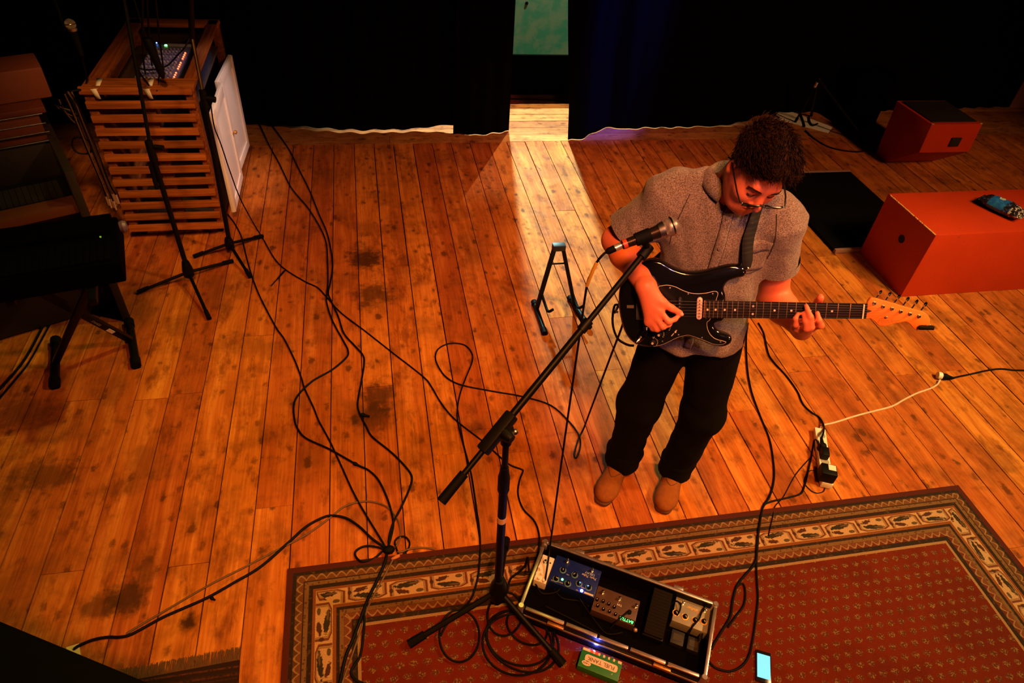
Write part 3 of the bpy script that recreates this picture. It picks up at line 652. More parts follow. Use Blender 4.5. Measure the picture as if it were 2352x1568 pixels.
mb = MB(); mb.tube(spline([hm+Vector((.012, -.02, -.17)), hm+Vector((-.02, .0, -.32)), hm+Vector((-.16, .05, -.42)), hm+Vector((-.35, .10, -.40))], 6), .004, 6); obj('lead', mb, M_CABLE, hang)
mb = MB(); mb.cyl(hm+Vector((-.03, 0, -.06)), hm+Vector((-.06, .05, 1.2)), .009); obj('hanger_rod', mb, BLACKM, hang)
h2 = at(352, 120, 1.10); m2b = thing('microphone', 'black microphone dangling over the mixer knobs', 'microphone', h2)
mb = MB(); mb.lathe(h2+Vector((.02, -.02, -.12)), (-.15, .05, 1), [(0, .006), (.02, .016), (.12, .02), (.16, .024), (.19, .020), (.2, .008)], 14); obj('handle', mb, BLACK, m2b)
mb = MB(); mb.tube(spline([h2+Vector((-.01, -.01, .07)), h2+Vector((-.03, .02, .3)), h2+Vector((-.05, .05, .9))], 6), .0045, 6); obj('lead', mb, M_CABLE, m2b)
for i, (px0, px1, lab) in enumerate(((332, 345, 'black cable dropping straight onto the mixer between the stands'), (345, 372, 'slanting black cable dropping onto the mixer back edge'), (318, 330, 'black cable dropping in front of the mixer corner'))):
    a = at(px0, -80, 1.6); b = at(px1, 120+i*12, .98); c = at(px1+4, 150+i*10, .85)
    cable(lab, [a, (a*2+b)/3+Vector((.004*i, 0, 0)), (a+b*2)/3, b, c], .0045)
cable('black cable slung in a low arc across the mixer knobs', [at(314, 155, .87), at(335, 160, .86), at(360, 158, .86), at(385, 150, .86), at(405, 130, .87), at(425, 108, .89), at(440, 78, 1.1)], .0045)
cable('black cable hooked over the cart front board near the tape strip', [at(315, 150, .90), at(322, 168, .93), at(338, 190, .92), at(352, 208, .88), at(362, 205, .90), at(366, 170, .90), at(367, 145, .88)], .0045)

# ------------------------------------------------------------------ red boxes, black board, packet on the right
s = NT('red_painted_wood'); tc = s.n('TexCoord').outputs['Object']; f = s.noise(tc, 5, 5); f2 = s.noise(tc, 60, 3)
s.bump(f2, .25, .003)
M_RED = s.done(s.mix(s.mul(s.step(f2, .55, .75), .35), s.mix(f, (.40, .026, .004), (.54, .040, .006)), (.22, .02, .008)), .5, 0, .35)
BH = .445; bx0 = 3.105; by0, by1 = 2.75, 3.215; bx1 = 5.0
bb = thing('red_box', 'long red painted wooden box with a round hand hole', 'box', ((bx0+bx1)/2, (by0+by1)/2, 0))
mb = MB(); mb.bbox(((bx0+bx1)/2, (by0+by1)/2, BH/2), (bx1-bx0, by1-by0, BH), .006); obj('body', mb, M_RED, bb)
hq = Vector((bx0-.0015, 2.955, .285)); mb = MB(); mb.cyl(hq, hq+Vector((.004, 0, 0)), .026, None, 20); obj('hand_hole', mb, M_DARK, bb)
mb = MB()
for k in range(60):
    y = by0+.01+(by1-by0-.02)*k/60
    if random.random() < .8: mb.box((bx0+.001, y, BH-.001), (.006+random.random()*.004, .009, .003+random.random()*.002))
obj('worn_edge', mb, pm('bare_wood_edge', (.55, .33, .12), .7), bb)
for zz in (by0+.02,):
    mb = MB(); mb.cyl((bx0+.16, by0-.001, BH-.02), (bx0+.16, by0+.002, BH-.02), .004, None, 8); obj('screw', mb, STEEL, bb)
# monitor wedge
wx0, wx1 = 4.10, 4.545
mon = thing('monitor_box', 'red wedge monitor box with black grille top and square hole', 'monitor', ((wx0+wx1)/2, 4.38, 0))
prof = [(4.57, 0), (4.60, .437), (4.165, .442), (4.150, .223), (4.425, 0.0)]
mb = MB(); mb.prism([(y, z) for y, z in prof], (wx0, 0, 0), (0, 1, 0), (0, 0, 1), (1, 0, 0), 0, wx1-wx0, round_=.006); obj('body', mb, M_RED, mon)
mb = MB(); mb.bbox(((wx0+wx1)/2, 4.385, .444), (wx1-wx0-.05, .37, .010), .003); obj('grille', mb, pm('black_grille', (.012, .010, .010), .7, 0, .3, 300, .3, .5), mon)
mb = MB(); mb.bbox((wx0+.27, 4.150, .305), (.085, .012, .07), .004); obj('port_hole', mb, M_DARK, mon)
mb = MB(); mb.box((wx0+.012, 4.17, .443), (.022, .012, .004)); mb.box((wx1-.012, 4.17, .443), (.022, .012, .004)); obj('worn_corner', mb, pm('bare_wood_edge', (.55, .33, .12), .7), mon)
# black board with pale end strips
bd = thing('black_board', 'flat black board with pale end strips lying by the long red box', 'board', (3.28, 3.7, 0))
mb = MB(); mb.bbox((3.295, 3.743, .014), (.73, 1.004, .022), .004); obj('board_panel', mb, pm('black_lino', (.003, .0022, .0022), .7, 0, .2, 25, .05), bd)
for y in (3.232, 4.255):
    mb = MB(); mb.bbox((3.295, y, .016), (.73, .022, .028), .003); obj('end_strip', mb, pm('pale_edge', (.30, .13, .11), .6), bd)
# packet on the red box
pk = at(2300, 478, BH+.025); px_ = (at(2345, 502, BH)-at(2252, 458, BH)).normalized(); py_ = Vector((-px_.y, px_.x, 0))
bag = thing('snack_packet', 'shiny blue and black foil packet on the long red box', 'packet', (pk.x, pk.y, BH))
def bagmesh(scale=1.0, lift=0.0, u0=-1, u1=1, mi=0):
    mb = MB(); nu, nv = 36, 16; vs = []
    for top in (1, -1):
        for i in range(nu+1):
            for j in range(nv+1):
                u = u0+(u1-u0)*i/nu; v = -1+2*j/nv
                hgt = .036*math.sqrt(max(0, 1-abs(u)**3))*math.sqrt(max(0, 1-abs(v)**2.6))
                cr = .010*mnoise.noise(Vector((u*5, v*4, top*3)))*(1-abs(u)**4)*(1-abs(v)**4)
                w = .062*(1-.10*abs(u)); z = (.038+top*hgt+(cr if top > 0 else 0))
                z = max(z, .002 if top < 0 else z)
                vs.append(Vector((pk.x, pk.y, BH))+px_*(u*.118)+py_*(v*w)+Vector((0, 0, z+lift*top)))
    n = nv+1; m = (nu+1)*n
    fs = [(i*n+j, (i+1)*n+j, (i+1)*n+j+1, i*n+j+1) for i in range(nu) for j in range(nv)]+[(m+i*n+j, m+i*n+j+1, m+(i+1)*n+j+1, m+(i+1)*n+j) for i in range(nu) for j in range(nv)]
    mb.add(vs, fs); return mb
s = NT('foil_print'); tc = s.n('TexCoord').outputs['Object']; loc = s.vm('SUBTRACT', tc, (0, 0, 0))
du = s.n('VectorMath', {0: tc, 1: tuple(px_)}, operation='DOT_PRODUCT').outputs['Value']; dv = s.n('VectorMath', {0: tc, 1: tuple(py_)}, operation='DOT_PRODUCT').outputs['Value']
blue = s.mul(s.step(du, -.070, -.068), s.step(du, .012, .03, 1, 0)); nz = s.noise(tc, 60, 3)
c = s.mix(blue, s.mix(s.step(nz, .55, .62), (.020, .014, .024), (.05, .13, .42)), s.mix(s.step(nz, .35, .65), (.02, .12, .60), (.03, .22, .62)))
rr = s.math('SQRT', s.addm(s.math('POWER', s.addm(du, .022), 2.0), s.math('POWER', s.sub(dv, .014), 2.0)))
ring = s.mul(s.step(rr, .008, .010), s.step(rr, .017, .019, 1, 0)); c = s.mix(ring, c, (.62, .62, .58)); c = s.mix(s.step(rr, .0045, .006, 1, 0), c, (.7, .7, .68))
c = s.mix(s.mul(s.step(du, .055, .06), s.step(nz, .52, .58)), c, (.55, .50, .52))
mfoil = s.done(c, .16, .15, .8)
obj('pouch', bagmesh(), mfoil, bag, smooth=180)
for u in (-1, 1):
    mb = MB(); e = Vector((pk.x, pk.y, BH+.036))+px_*(u*.118); n = 14; vs = []
    for i in range(n+1):
        for q in (0, 1): vs.append(e+py_*((-1+2*i/n)*.050)+px_*(u*q*.014)+Vector((0, 0, .002*(1 if i % 2 else -1))))
    mb.add(vs, [(2*i, 2*i+1, 2*i+3, 2*i+2) for i in range(n)]); obj('crimped_seal', mb, mfoil, bag, solid=.001)
# dark folding stand and clutter at the curtain edge
ap = Vector((3.60, 4.95, .47)); ts = thing('guitar_stand', 'dark A frame stand with one pale leg band near the curtain', 'stand', (3.75, 5.0, 0))
for k, (e, lb) in enumerate(((at(1826, 282), 1), (at(1990, 330), 0), (at(1862, 268), 0))):
    mb = MB(); mb.cyl(ap, e+Vector((0, 0, .012)), .009, None, 10); l = obj('leg', mb, BLACKM, ts)
    mb = MB(); mb.cyl(e+Vector((0, 0, .012)), e+Vector((0, 0, .012))+(ap-e).normalized()*.05, .012, None, 10); obj('rubber_foot', mb, RUBBER, l)
    if lb: a = ap+(e-ap)*.06; b = ap+(e-ap)*.16; mb = MB(); mb.cyl(a, b, .0115, None, 10); obj('pale_band', mb, pm('pale_band', (.62, .52, .50), .5), l)
mb = MB(); mb.sphere(ap, .016, 10, 8); obj('hinge', mb, BLACK, ts)
M_WHT = pm('white_sheet', (.72, .76, .68), .6, 0, .06)
ws = [at(1797, 250), at(1912, 293), at(1902, 306), at(1775, 272)]
mb = MB(); mb.prism([(p.x, p.y) for p in ws], (0, 0, 0), (1, 0, 0), (0, 1, 0), (0, 0, 1), .001, .006); obj('white_board', mb, M_WHT, label='white sheet lying on the floor at the curtain edge', cat='sheet', smooth=0)  # white slab stands in for brightly lit floor; the light is in its colour
for k, pts in enumerate(([(1770, 262), (1786, 248), (1780, 258), (1779, 264), (1790, 270)], [(1838, 262), (1842, 270), (1846, 282), (1848, 290)], [(1858, 268), (1860, 280), (1866, 288), (1878, 284)])):
    cable(['short curl of black cable over the edge of the white sheet', 'black cable crossing the middle of the white sheet', 'bent black cable at the far end of the white sheet'][k], [at(x, y, .013) for x, y in pts], .0075)
cable('black cable curving over dark boards near the dark A frame stand', fpts([(1850, 300), (1870, 318), (1900, 336), (1935, 345), (1975, 348), (2005, 340)], .006), .006)
sp = thing('speaker_cabinet', 'black speaker cabinet standing in the dark by the curtain', 'speaker', (4.24, 5.20, 0))
mb = MB(); mb.bbox((4.24, 5.20, .23), (.34, .26, .46), .012); obj('cabinet', mb, pm('black_vinyl', (.0008, .0008, .0008), 1.0, 0, .2, 25, 0), sp)
mb = MB(); mb.bbox((4.24, 5.065, .23), (.29, .012, .40), .004); obj('front_grille', mb, pm('black_cloth', (.0008, .0008, .0008), 1.0, 0, .2, 25, 0), sp)

# ------------------------------------------------------------------ black flight case lower left and sheet of paper
e0, e1 = at(0, 1425, .40), at(345, 1568, .40); fx = (e1-e0).normalized(); fy = Vector((fx.y, -fx.x, 0)); RF = Matrix((fx, -fy, Vector((0, 0, 1)))).transposed()
fc = (e0+e1)/2+fy*.25; fcase = thing('flight_case', 'black flight case at the floor edge near the striped rug', 'case', (fc.x, fc.y, 0))
mb = MB(); mb.bbox(Vector((fc.x, fc.y, .185)), (1.5, .50, .35), .008, RF); obj('case_body', mb, pm('black_laminate', (.002, .0018, .0018), .7, 0, .2, 25, .05), fcase)
mb = MB(); mb.bbox(Vector((fc.x, fc.y, .38)), (1.5, .50, .04), .008, RF); obj('case_lid', mb, pm('black_laminate', (.002, .0018, .0018), .7, 0, .2, 25, .05), fcase)
pp = [at(152, 1487), at(182, 1478), at(187, 1511), at(160, 1515)]
mb = MB(); mb.prism([(p.x, p.y) for p in pp], (0, 0, 0), (1, 0, 0), (0, 1, 0), (0, 0, 1), .001, .003); obj('paper_sheet', mb, pm('yellowed_paper', (.62, .48, .20), .7), label='yellowed scrap of paper on the boards beside the flight case', cat='paper', smooth=0)
# A-frame guitar stand on the floor behind the microphone boom
tp = Vector((.955, 2.93, .355)); gs = thing('guitar_stand', 'small black A frame guitar stand on the pale lit boards', 'stand', (.97, 2.78, 0))
mb = MB(); mb.bbox(tp, (.070, .04, .035), .006); obj('top_block', mb, pm('stand_block', (.010, .014, .022), .5), gs)
for sx, (ea, eb) in ((-1, (at(1226, 692, .014), at(1252, 766, .014))), (1, (at(1308, 682, .014), at(1354, 752, .014)))):
    m = ea+(eb-ea)*.25; a = tp+Vector((sx*.024, 0, -.01)); d = (m-a).normalized(); sd = d.cross(Vector((0, 1, 0))).normalized(); yy = d.cross(sd)
    mb = MB(); mb.bbox((a+m)/2, (.020, .026, (m-a).length), .004, Matrix((sd, yy, d)).transposed()); l = obj('leg', mb, BLACK, gs)
    mb = MB(); mb.cyl(ea, eb, .014, None, 12); f = obj('foot_bar', mb, BLACKM, gs)
    mb = MB(); mb.cyl(eb, eb+(ea-eb).normalized()*.04, .017, None, 12); mb.cyl(ea, ea+(eb-ea).normalized()*.03, .017, None, 12); obj('rubber_cap', mb, RUBBER, f)
    h = a+(m-a)*.72; mb = MB(); mb.tube(spline([h, h+Vector((.01, -.06, -.03)), h+Vector((.015, -.12, -.035)), h+Vector((.03, -.15, .0))], 6), .008, 8); obj('yoke_arm', mb, RUBBER, gs)
mb = MB(); za = tp+Vector((-.045, -.02, -.095)); zb = tp+Vector((.045, -.02, -.095)); mb.cyl(za, zb, .005, None, 8); mb.cyl(zb, zb+Vector((.0, .0, .02)), .004, None, 8); obj('cross_bar', mb, BLACKM, gs)
# ================================================================== pedal case
def proj(P):
    P = Vector(P)-Vector((0, 0, CAM_H)); x, y, z = [sum(CR[i][k]*P[k] for k in range(3)) for i in range(3)]
    return 1176+FPX*x/z, 784+FPX*y/z, z
def at_depth(px, py, dep): return Vector((0, 0, CAM_H))+ray(px, py)*dep
def gz(p): return RUGZ if (RX0 < p.x < RX1 and RY0 < p.y < RY1) else 0.0
def fpts(px, r=.0036, z=0.0):
    out = []
    for q in px:
        p = at(q[0], q[1], 0); zz = gz(p)+z+r*1.05+(q[2] if len(q) > 2 else 0); out.append(at(q[0], q[1], zz))
    return out
PT = Vector((.5525, 1.3575, 0)); eu = Vector((.858, -.514, 0)).normalized(); ev = Vector((eu.y, -eu.x, 0)); PL, PWD, PH = .664, .288, .090
up = Vector((0, 0, 1)); RP = Matrix((eu, -ev, up)).transposed()
def pc(u, v, z): return PT+eu*u+ev*v+up*(z+RUGZ)
def uvl(px, py, z): d = at(px, py, z+RUGZ)-PT; return d.dot(eu), d.dot(ev)
case = thing('pedal_case', 'open black effects case with pale metal rim on the oriental rug', 'case', pc(PL/2, PWD/2, 0))
mb = MB(); mb.box(pc(PL/2, PWD/2, .006), (PL, PWD, .010), RP); obj('case_floor', mb, pm('case_carpet', (.0020, .0017, .0016), .95, 0, .2, 25, .02), case)
for c, sz in (((PL/2, .006, .045), (PL, .012, .088)), ((PL/2, PWD-.006, .045), (PL, .012, .088)), ((.006, PWD/2, .045), (.012, PWD-.024, .088)), ((PL-.006, PWD/2, .045), (.012, PWD-.024, .088))):
    mb = MB(); mb.box(pc(*c), sz, RP); obj('case_wall', mb, pm('case_laminate', (.0030, .0025, .0025), .5, 0, .2, 25, .1), case)
M_ALU = pm('brushed_aluminium', (.66, .56, .53), .30, .9, .12, 40)
gaps = [.02, .17, .29, .40, .53, PL-.02]
for v in (.005, PWD-.005):
    segs = [(.012, PL-.012)] if v < .1 else [(a+.004, b-.004) for a, b in zip(gaps[:-1], gaps[1:])]
    for a, b in segs: mb = MB(); mb.bbox(pc((a+b)/2, v, .090), (b-a, .012, .008), .002, RP); obj('rim', mb, M_ALU, case)
    mb = MB(); mb.bbox(pc(PL/2, v+(-.007 if v < .1 else .007), .050), (PL-.03, .003, .010), .001, RP); obj('side_trim', mb, M_ALU, case)
for u in (.005, PL-.005): mb = MB(); mb.bbox(pc(u, PWD/2, .090), (.012, PWD-.024, .008), .002, RP); obj('rim', mb, M_ALU, case)
for u, v in ((.006, .006), (PL-.006, .006), (.006, PWD-.006), (PL-.006, PWD-.006)):
    mb = MB(); mb.lathe(pc(u, v, .055), up, [(0, .013), (.035, .013), (.043, .009)], 14); obj('corner_cap', mb, M_ALU, case)
for u in (.14, .52):
    mb = MB(); mb.bbox(pc(u, -.006, .088), (.035, .014, .012), .002, RP); obj('latch', mb, M_ALU, case)
    mb = MB(); mb.bbox(pc(u, PWD+.006, .070), (.06, .012, .012), .002, RP); obj('latch', mb, pm('brass_latch', (.55, .28, .10), .35, .8), case)
def rect(px4, z):
    q = [uvl(x, y, z) for x, y in px4]; us = sorted(a for a, b in q); vs = sorted(b for a, b in q)
    return (us[0]+us[1])/2, (us[2]+us[3])/2, (vs[0]+vs[1])/2, (vs[2]+vs[3])/2
BASEZ = .0115
def pedal(name, label, px4, h, mat, bev=.004, slope=0.0):
    u0, u1, v0, v1 = rect(px4, BASEZ+h); t = thing(name, label, 'effects pedal', pc((u0+u1)/2, (v0+v1)/2, BASEZ))
    mb = MB(); mb.bbox(pc((u0+u1)/2, (v0+v1)/2, BASEZ+h/2), (u1-u0, v1-v0, h), bev, RP)
    obj('enclosure', mb, mat, t); return t, (u0, u1, v0, v1), BASEZ+h
def knob(t, px, py, z, r=.008, h=.012, mat=BLACK, ptr=None, ring=None):
    u, v = uvl(px, py, z+h); p = pc(u, v, z)
    if ring: mb = MB(); mb.lathe(p, up, [(0, r*1.45), (.0012, r*1.45)], 20); obj('knob_ring', mb, ring, t)
    mb = MB(); mb.lathe(p+up*.0005, up, [(0, r), (h*.8, r*.9), (h, r*.7)], 16); k = obj('knob', mb, mat, t)
    if ptr is not None:
        a = ptr; d = eu*math.cos(a)+ev*math.sin(a); mb = MB(); mb.box(p+up*(h+.0008)+d*r*.4, (r*.9, .0018, .0012), Matrix((d, up.cross(d), up)).transposed()); obj('pointer', mb, pm('cream_print', (.62, .52, .36), .5), k)
def fsw(t, px, py, z):
    u, v = uvl(px, py, z+.014); p = pc(u, v, z); mb = MB(); mb.lathe(p, up, [(0, .008), (.004, .008), (.004, .0052), (.013, .0052), (.016, .0046), (.0168, .002)], 16); obj('foot_switch', mb, CHROME, t)
def led(t, px, py, z, mat, r=.0042):
    u, v = uvl(px, py, z); mb = MB(); mb.sphere(pc(u, v, z+.001), r, 12, 8); obj('status_light', mb, mat, t)
def letter(t, body, size, px, py, z, mat, shear=0.0):
    u, v = uvl(px, py, z); mb = text_mb(body, size, pc(u, v, z+.0006), -eu, ev, .0008, shear=shear); obj('lettering', mb, mat, t, smooth=0)
M_CREAM = pm('cream_print', (.62, .52, .36), .5); M_WHITEPR = pm('white_print', (.70, .68, .66), .5)
# white pedal
t, R_, z = pedal('effects_pedal', 'small white pedal with white knobs at the case corner', [(1241, 1270), (1276, 1282), (1252.6, 1341), (1217.5, 1327)], .045, pm('white_enamel', (.74, .70, .70), .35, 0, .05))
for px, py in ((1238, 1300), (1230, 1313), (1242, 1305), (1245, 1316), (1226, 1321), (1238, 1326), (1249, 1331)): knob(t, px, py, z, .0062, .010, pm('white_knob', (.80, .76, .74), .35, 0, .05))
fsw(t, 1253, 1287, z); led(t, 1264, 1293, z, BLACK, .003)
M_JACK = pm('gold_jack', (.60, .36, .16), .3, .9)
u, v = uvl(1219, 1345, .03); mb = MB(); mb.cyl(pc(u, v-.012, .04), pc(u-.004, v+.022, .034), .0062, .0048, 10); obj('jack_plug', mb, M_JACK, t)
# blue delay
M_BLUE = pm('blue_metallic', (.006, .018, .20), .38, .3, .2, 60); zb = .05
t, R_, z = pedal('effects_pedal', 'wide blue pedal with black knobs and a glowing blue light', [(1282, 1273), (1384, 1313), (1363, 1372.5), (1255, 1331)], .05, M_BLUE)
RINGB = pm('pale_blue_ring', (.10, .22, .30), .5)
for px, py, a in ((1294, 1305, 1.4), (1321, 1316, 2.2), (1278, 1325, .4), (1305, 1336, .9), (1331, 1336, 1.0), (1353, 1345, 2.6)): knob(t, px, py, z, .0088, .014, BLACK, a, RINGB)
fsw(t, 1304, 1285, z); fsw(t, 1361, 1307, z)
led(t, 1291.5, 1330.5, z, LEDG, .0045); led(t, 1336, 1356.5, z, emit('bright_blue_led', (.20, .50, 1), 22), .0055)
for px, py in ((1332.5, 1337.5), (1350.5, 1345)): led(t, px, py, z+.014, emit('soft_blue_led', (.04, .25, 1), 3), .0026)
letter(t, 'Twin Tube', .013, 1354, 1324.5, z, M_CREAM, .3); letter(t, 'DELAY', .0125, 1355, 1317.5, z, pm('pale_blue_print', (.38, .50, .62), .5))
letter(t, 'LEVEL', .005, 1269, 1332.5, z, M_CREAM); letter(t, 'REPEATS', .005, 1287.5, 1337.5, z, M_CREAM); letter(t, 'TIME', .005, 1304.5, 1319.5, z, M_CREAM); letter(t, 'MODE', .005, 1339, 1349.5, z, M_CREAM); letter(t, 'TAP', .005, 1325.5, 1355, z, M_CREAM)
u, v = uvl(1352, 1364, z)
mb = MB(); mb.box(pc(u, v, z+.0006), (.034, .007, .001), RP); obj('maker_plate', mb, M_CREAM, t)
# brown multi pedal with lit display
t, R_, z = pedal('effects_pedal', 'brown pedal with eight small knobs and a green lit display', [(1376, 1344), (1473, 1381), (1454.5, 1439), (1356, 1396)], .042, pm('brown_hammered', (.090, .048, .034), .45, .3, .25, 160))
for px, py in ((1372.5, 1374), (1386.5, 1378), (1399.5, 1384), (1412, 1391), (1374, 1388), (1387, 1396), (1401, 1401.5), (1415, 1408)): knob(t, px, py, z, .0056, .012, BLACK, 2.0)
knob(t, 1446.5, 1403, z, .008, .012, BLACK)
for px, py in ((1385.5, 1357), (1424, 1372), (1462, 1389)): fsw(t, px, py, z)
letter(t, 'TIM', .011, 1423, 1389, z, M_WHITEPR)
u, v = uvl(1439, 1423.5, z); mb = MB(); mb.box(pc(u, v, z+.0006), (.062, .016, .001), RP); obj('display_window', mb, M_DARK, t)
letter(t, 'BATTLE', .0145, 1439.5, 1424, z+.0008, emit('display_green', (.05, 1, .12), 7), .15)
u, v = uvl(1460, 1444, .03); mb = MB(); mb.sphere(pc(u, v+.004, .03), .008, 12, 8); obj('jack_plug', mb, pm('pink_jack', (.55, .34, .34), .35, .6), t)
# black rocker pedal
u0, u1, v0, v1 = rect([(1497, 1350), (1546, 1369), (1525, 1467.5), (1478, 1453)], .06)
t = thing('rocker_pedal', 'black rocker wah pedal between the brown and grey pedals', 'effects pedal', pc((u0+u1)/2, (v0+v1)/2, BASEZ))
mb = MB(); mb.bbox(pc((u0+u1)/2, (v0+v1)/2, BASEZ+.016), (u1-u0, v1-v0, .032), .006, RP); obj('base', mb, BLACK, t)
Rt = RP @ Matrix.Rotation(math.radians(7), 3, 'X'); mb = MB(); mb.bbox(pc((u0+u1)/2, (v0+v1)/2, BASEZ+.052), ((u1-u0)*.92, (v1-v0)*.98, .012), .004, Rt); tr = obj('treadle', mb, pm('treadle_rubber', (.007, .005, .004), .8, 0, .2, 25, .1), t)
mb = MB()
for k in range(14): mb.box(pc((u0+u1)/2, v0+.012+(v1-v0-.024)*k/13, BASEZ+.052)+up*(.0065+math.sin(math.radians(7))*((v0+v1)/2-(v0+.012+(v1-v0-.024)*k/13))), ((u1-u0)*.86, .004, .002), Rt)
obj('grip_ribs', mb, pm('rib_rubber', (.009, .006, .005), .85, 0, .2, 25, .1), tr)
# grey pedal
t, R_, z = pedal('effects_pedal', 'grey pedal with yellow ringed knobs and orange lettering', [(1553, 1365.5), (1636, 1395), (1625, 1453.5), (1544, 1425)], .048, pm('grey_enamel', (.26, .25, .21), .45, .2, .12, 60))
M_YEL = pm('yellow_print', (.80, .48, .10), .5)
for px, py in ((1554, 1404), (1575, 1413), (1598, 1421), (1618, 1424)): knob(t, px, py, z, .0088, .011, BLACK, 1.0, M_YEL)
fsw(t, 1570, 1382, z); fsw(t, 1620.5, 1399, z)
letter(t, 'shifter', .016, 1591, 1398, z, M_YEL, .25); letter(t, 'DUAL', .009, 1598, 1404.5, z, pm('orange_print', (.65, .25, .05), .5))
u, v = uvl(1607, 1468, .03); mb = MB(); mb.cyl(pc(u+.002, v-.02, .05), pc(u-.002, v+.018, .045), .0052, .0046, 10); obj('jack_plug', mb, CHROME, t)
# black power supplies and the dark cable nest inside the case
for k, (px4, lab) in enumerate((([(1545, 1446), (1575, 1455), (1566, 1485), (1536, 1475)], 'small black supply box behind the grey pedal knobs'), ([(1582, 1462), (1610, 1470), (1600, 1498), (1574, 1490)], 'small black supply box by the chrome plug'))):
    u0, u1, v0, v1 = rect(px4, .03); tt = thing('power_brick', lab, 'adapter', pc((u0+u1)/2, (v0+v1)/2, BASEZ)); mb = MB(); mb.bbox(pc((u0+u1)/2, (v0+v1)/2, BASEZ+.012), (u1-u0, v1-v0, .024), .003, RP); obj('housing', mb, pm('dim_black', (.007, .005, .004), .6), tt)
    mb = MB(); mb.box(pc((u0+u1)/2, (v0+v1)/2, BASEZ+.0245), ((u1-u0)*.7, (v1-v0)*.5, .001), RP); obj('rating_label', mb, pm('dim_label', (.03, .022, .018), .7), tt)
def pcs(pts): return [pc(*uvl(x, y, z), z) for x, y, z in pts]
patch = [('black patch lead between the white pedal and the blue pedal', [(1230, 1340, .03), (1245, 1362, .03), (1275, 1360, .03), (1290, 1348, .04)]), ('black patch lead along the front of the blue pedal', [(1268, 1345, .02), (1290, 1372, .02), (1330, 1380, .02), (1352, 1392, .04)]),
         ('black lead tangled at the case middle by the brown pedal', [(1330, 1372, .03), (1350, 1402, .02), (1370, 1430, .02), (1395, 1455, .02), (1430, 1452, .03)]), ('black lead looping over the grey pedal', [(1540, 1390, .05), (1552, 1380, .07), (1563, 1388, .075), (1560, 1405, .07), (1545, 1425, .04)]),
         ('black lead crossing the grey pedal lettering', [(1622, 1390, .07), (1612, 1405, .068), (1605, 1422, .075), (1590, 1440, .066), (1580, 1460, .03)]), ('black lead along the front wall inside the case', [(1250, 1390, .02), (1310, 1420, .02), (1370, 1452, .02), (1440, 1490, .02), (1510, 1520, .02)]),
         ('black lead across the brown pedal display corner', [(1400, 1445, .03), (1418, 1425, .055), (1436, 1410, .06), (1446, 1403, .07)])]
for lab, pts in patch: cable(lab, pcs(pts), .0030)
# green power unit in front, with the blue light on the case wall
u4 = [(1339.5, 1485), (1431, 1520), (1419, 1566), (1325, 1527)]; hz = .036; u0, u1, v0, v1 = rect(u4, hz)
gp = thing('power_supply', 'green power supply box with cream label in front of the pedal case', 'power supply', pc((u0+u1)/2, (v0+v1)/2, 0))
mb = MB(); mb.bbox(pc((u0+u1)/2, (v0+v1)/2, hz/2+.001), (u1-u0, v1-v0, hz), .003, RP); obj('enclosure', mb, pm('green_enamel', (.012, .16, .030), .45, 0, .15, 80), gp)
uu, vv = u1-u0, v1-v0
def rr(cx, cy, w, h, r, n=6):
    out = []
    for sx, sy, a0 in ((1, 1, 0), (-1, 1, 90), (-1, -1, 180), (1, -1, 270)):
        for k in range(n+1): a = math.radians(a0+90*k/n); out.append((cx+sx*(w/2-r)+r*math.cos(a), cy+sy*(h/2-r)+r*math.sin(a)))
    return out
mb = MB(); mb.prism(rr(.04*uu*0+.02*uu, -.04*vv, uu*.80, vv*.36, .009), pc((u0+u1)/2, (v0+v1)/2, hz+.0012), eu, -ev*-1, eu.cross(ev), -.0004, .0004)
LBL = pm('cream_label', (.66, .56, .44), .5)
obj('name_label', mb, LBL, gp, smooth=0)
tm = text_mb('FUEL TANK', .0185, pc((u0+u1)/2+.02*uu, (v0+v1)/2-.04*vv, hz+.0022), -eu, ev, .0006); obj('lettering', tm, pm('brown_print', (.085, .045, .025), .5), gp, smooth=0)
mb = MB(); mb.prism([(.016*math.cos(i*math.pi/12), .0085*math.sin(i*math.pi/12)) for i in range(24)], pc(u0+.027, v0+vv*.73, hz+.0012), eu, ev, eu.cross(ev), -.0004, .0004); obj('oval_badge', mb, LBL, gp, smooth=0)
tm = text_mb('T-REX', .0085, pc(u0+.027, v0+vv*.73, hz+.0022), -eu, ev, .0006); obj('lettering', tm, pm('brown_print', (.085, .045, .025), .5), gp, smooth=0)
tm = text_mb('jr', .009, pc(u1-.026, v0+vv*.78, hz+.0014), -eu, ev, .0006); obj('lettering', tm, LBL, gp, smooth=0)
for k, (a, b, c) in enumerate(((.02, .20, 0), (.20, .28, 1), (.28, .32, 0), (.32, .40, 1), (.40, .45, 0), (.52, .57, 0), (.645, .69, 0), (.77, .815, 0), (.89, .98, 0))):
    mb = MB(); mb.box(pc(u0+uu*(a+b)/2, v0+.006, hz+.0014), (uu*(b-a), .009, .001), RP); obj('socket_mark', mb, [LBL, pm('red_print', (.75, .10, .02), .5)][c], gp, smooth=0)
for k in range(5): tm = text_mb(str(5-k), .006, pc(u0+uu*(.485+k*.1), v0+.007, hz+.0014), -eu, ev, .0005); obj('lettering', tm, pm('green_print', (.10, .35, .12), .5), gp, smooth=0)
BL = pc(*uvl(1371, 1474, .055), .055); mb = MB(); mb.sphere(pc(u0+uu*.29, v0-.004, .022), .0045, 10, 8); obj('status_light', mb, emit('power_blue_led', (.12, .14, 1), 60), gp)
d = bpy.data.lights.new('power_unit_glow', 'POINT'); d.energy = .55; d.color = (.10, .12, 1); d.shadow_soft_size = .005; o = bpy.data.objects.new('power_unit_glow', d); COL.objects.link(o); o.location = pc(u0+uu*.29, v0-.014, .03)
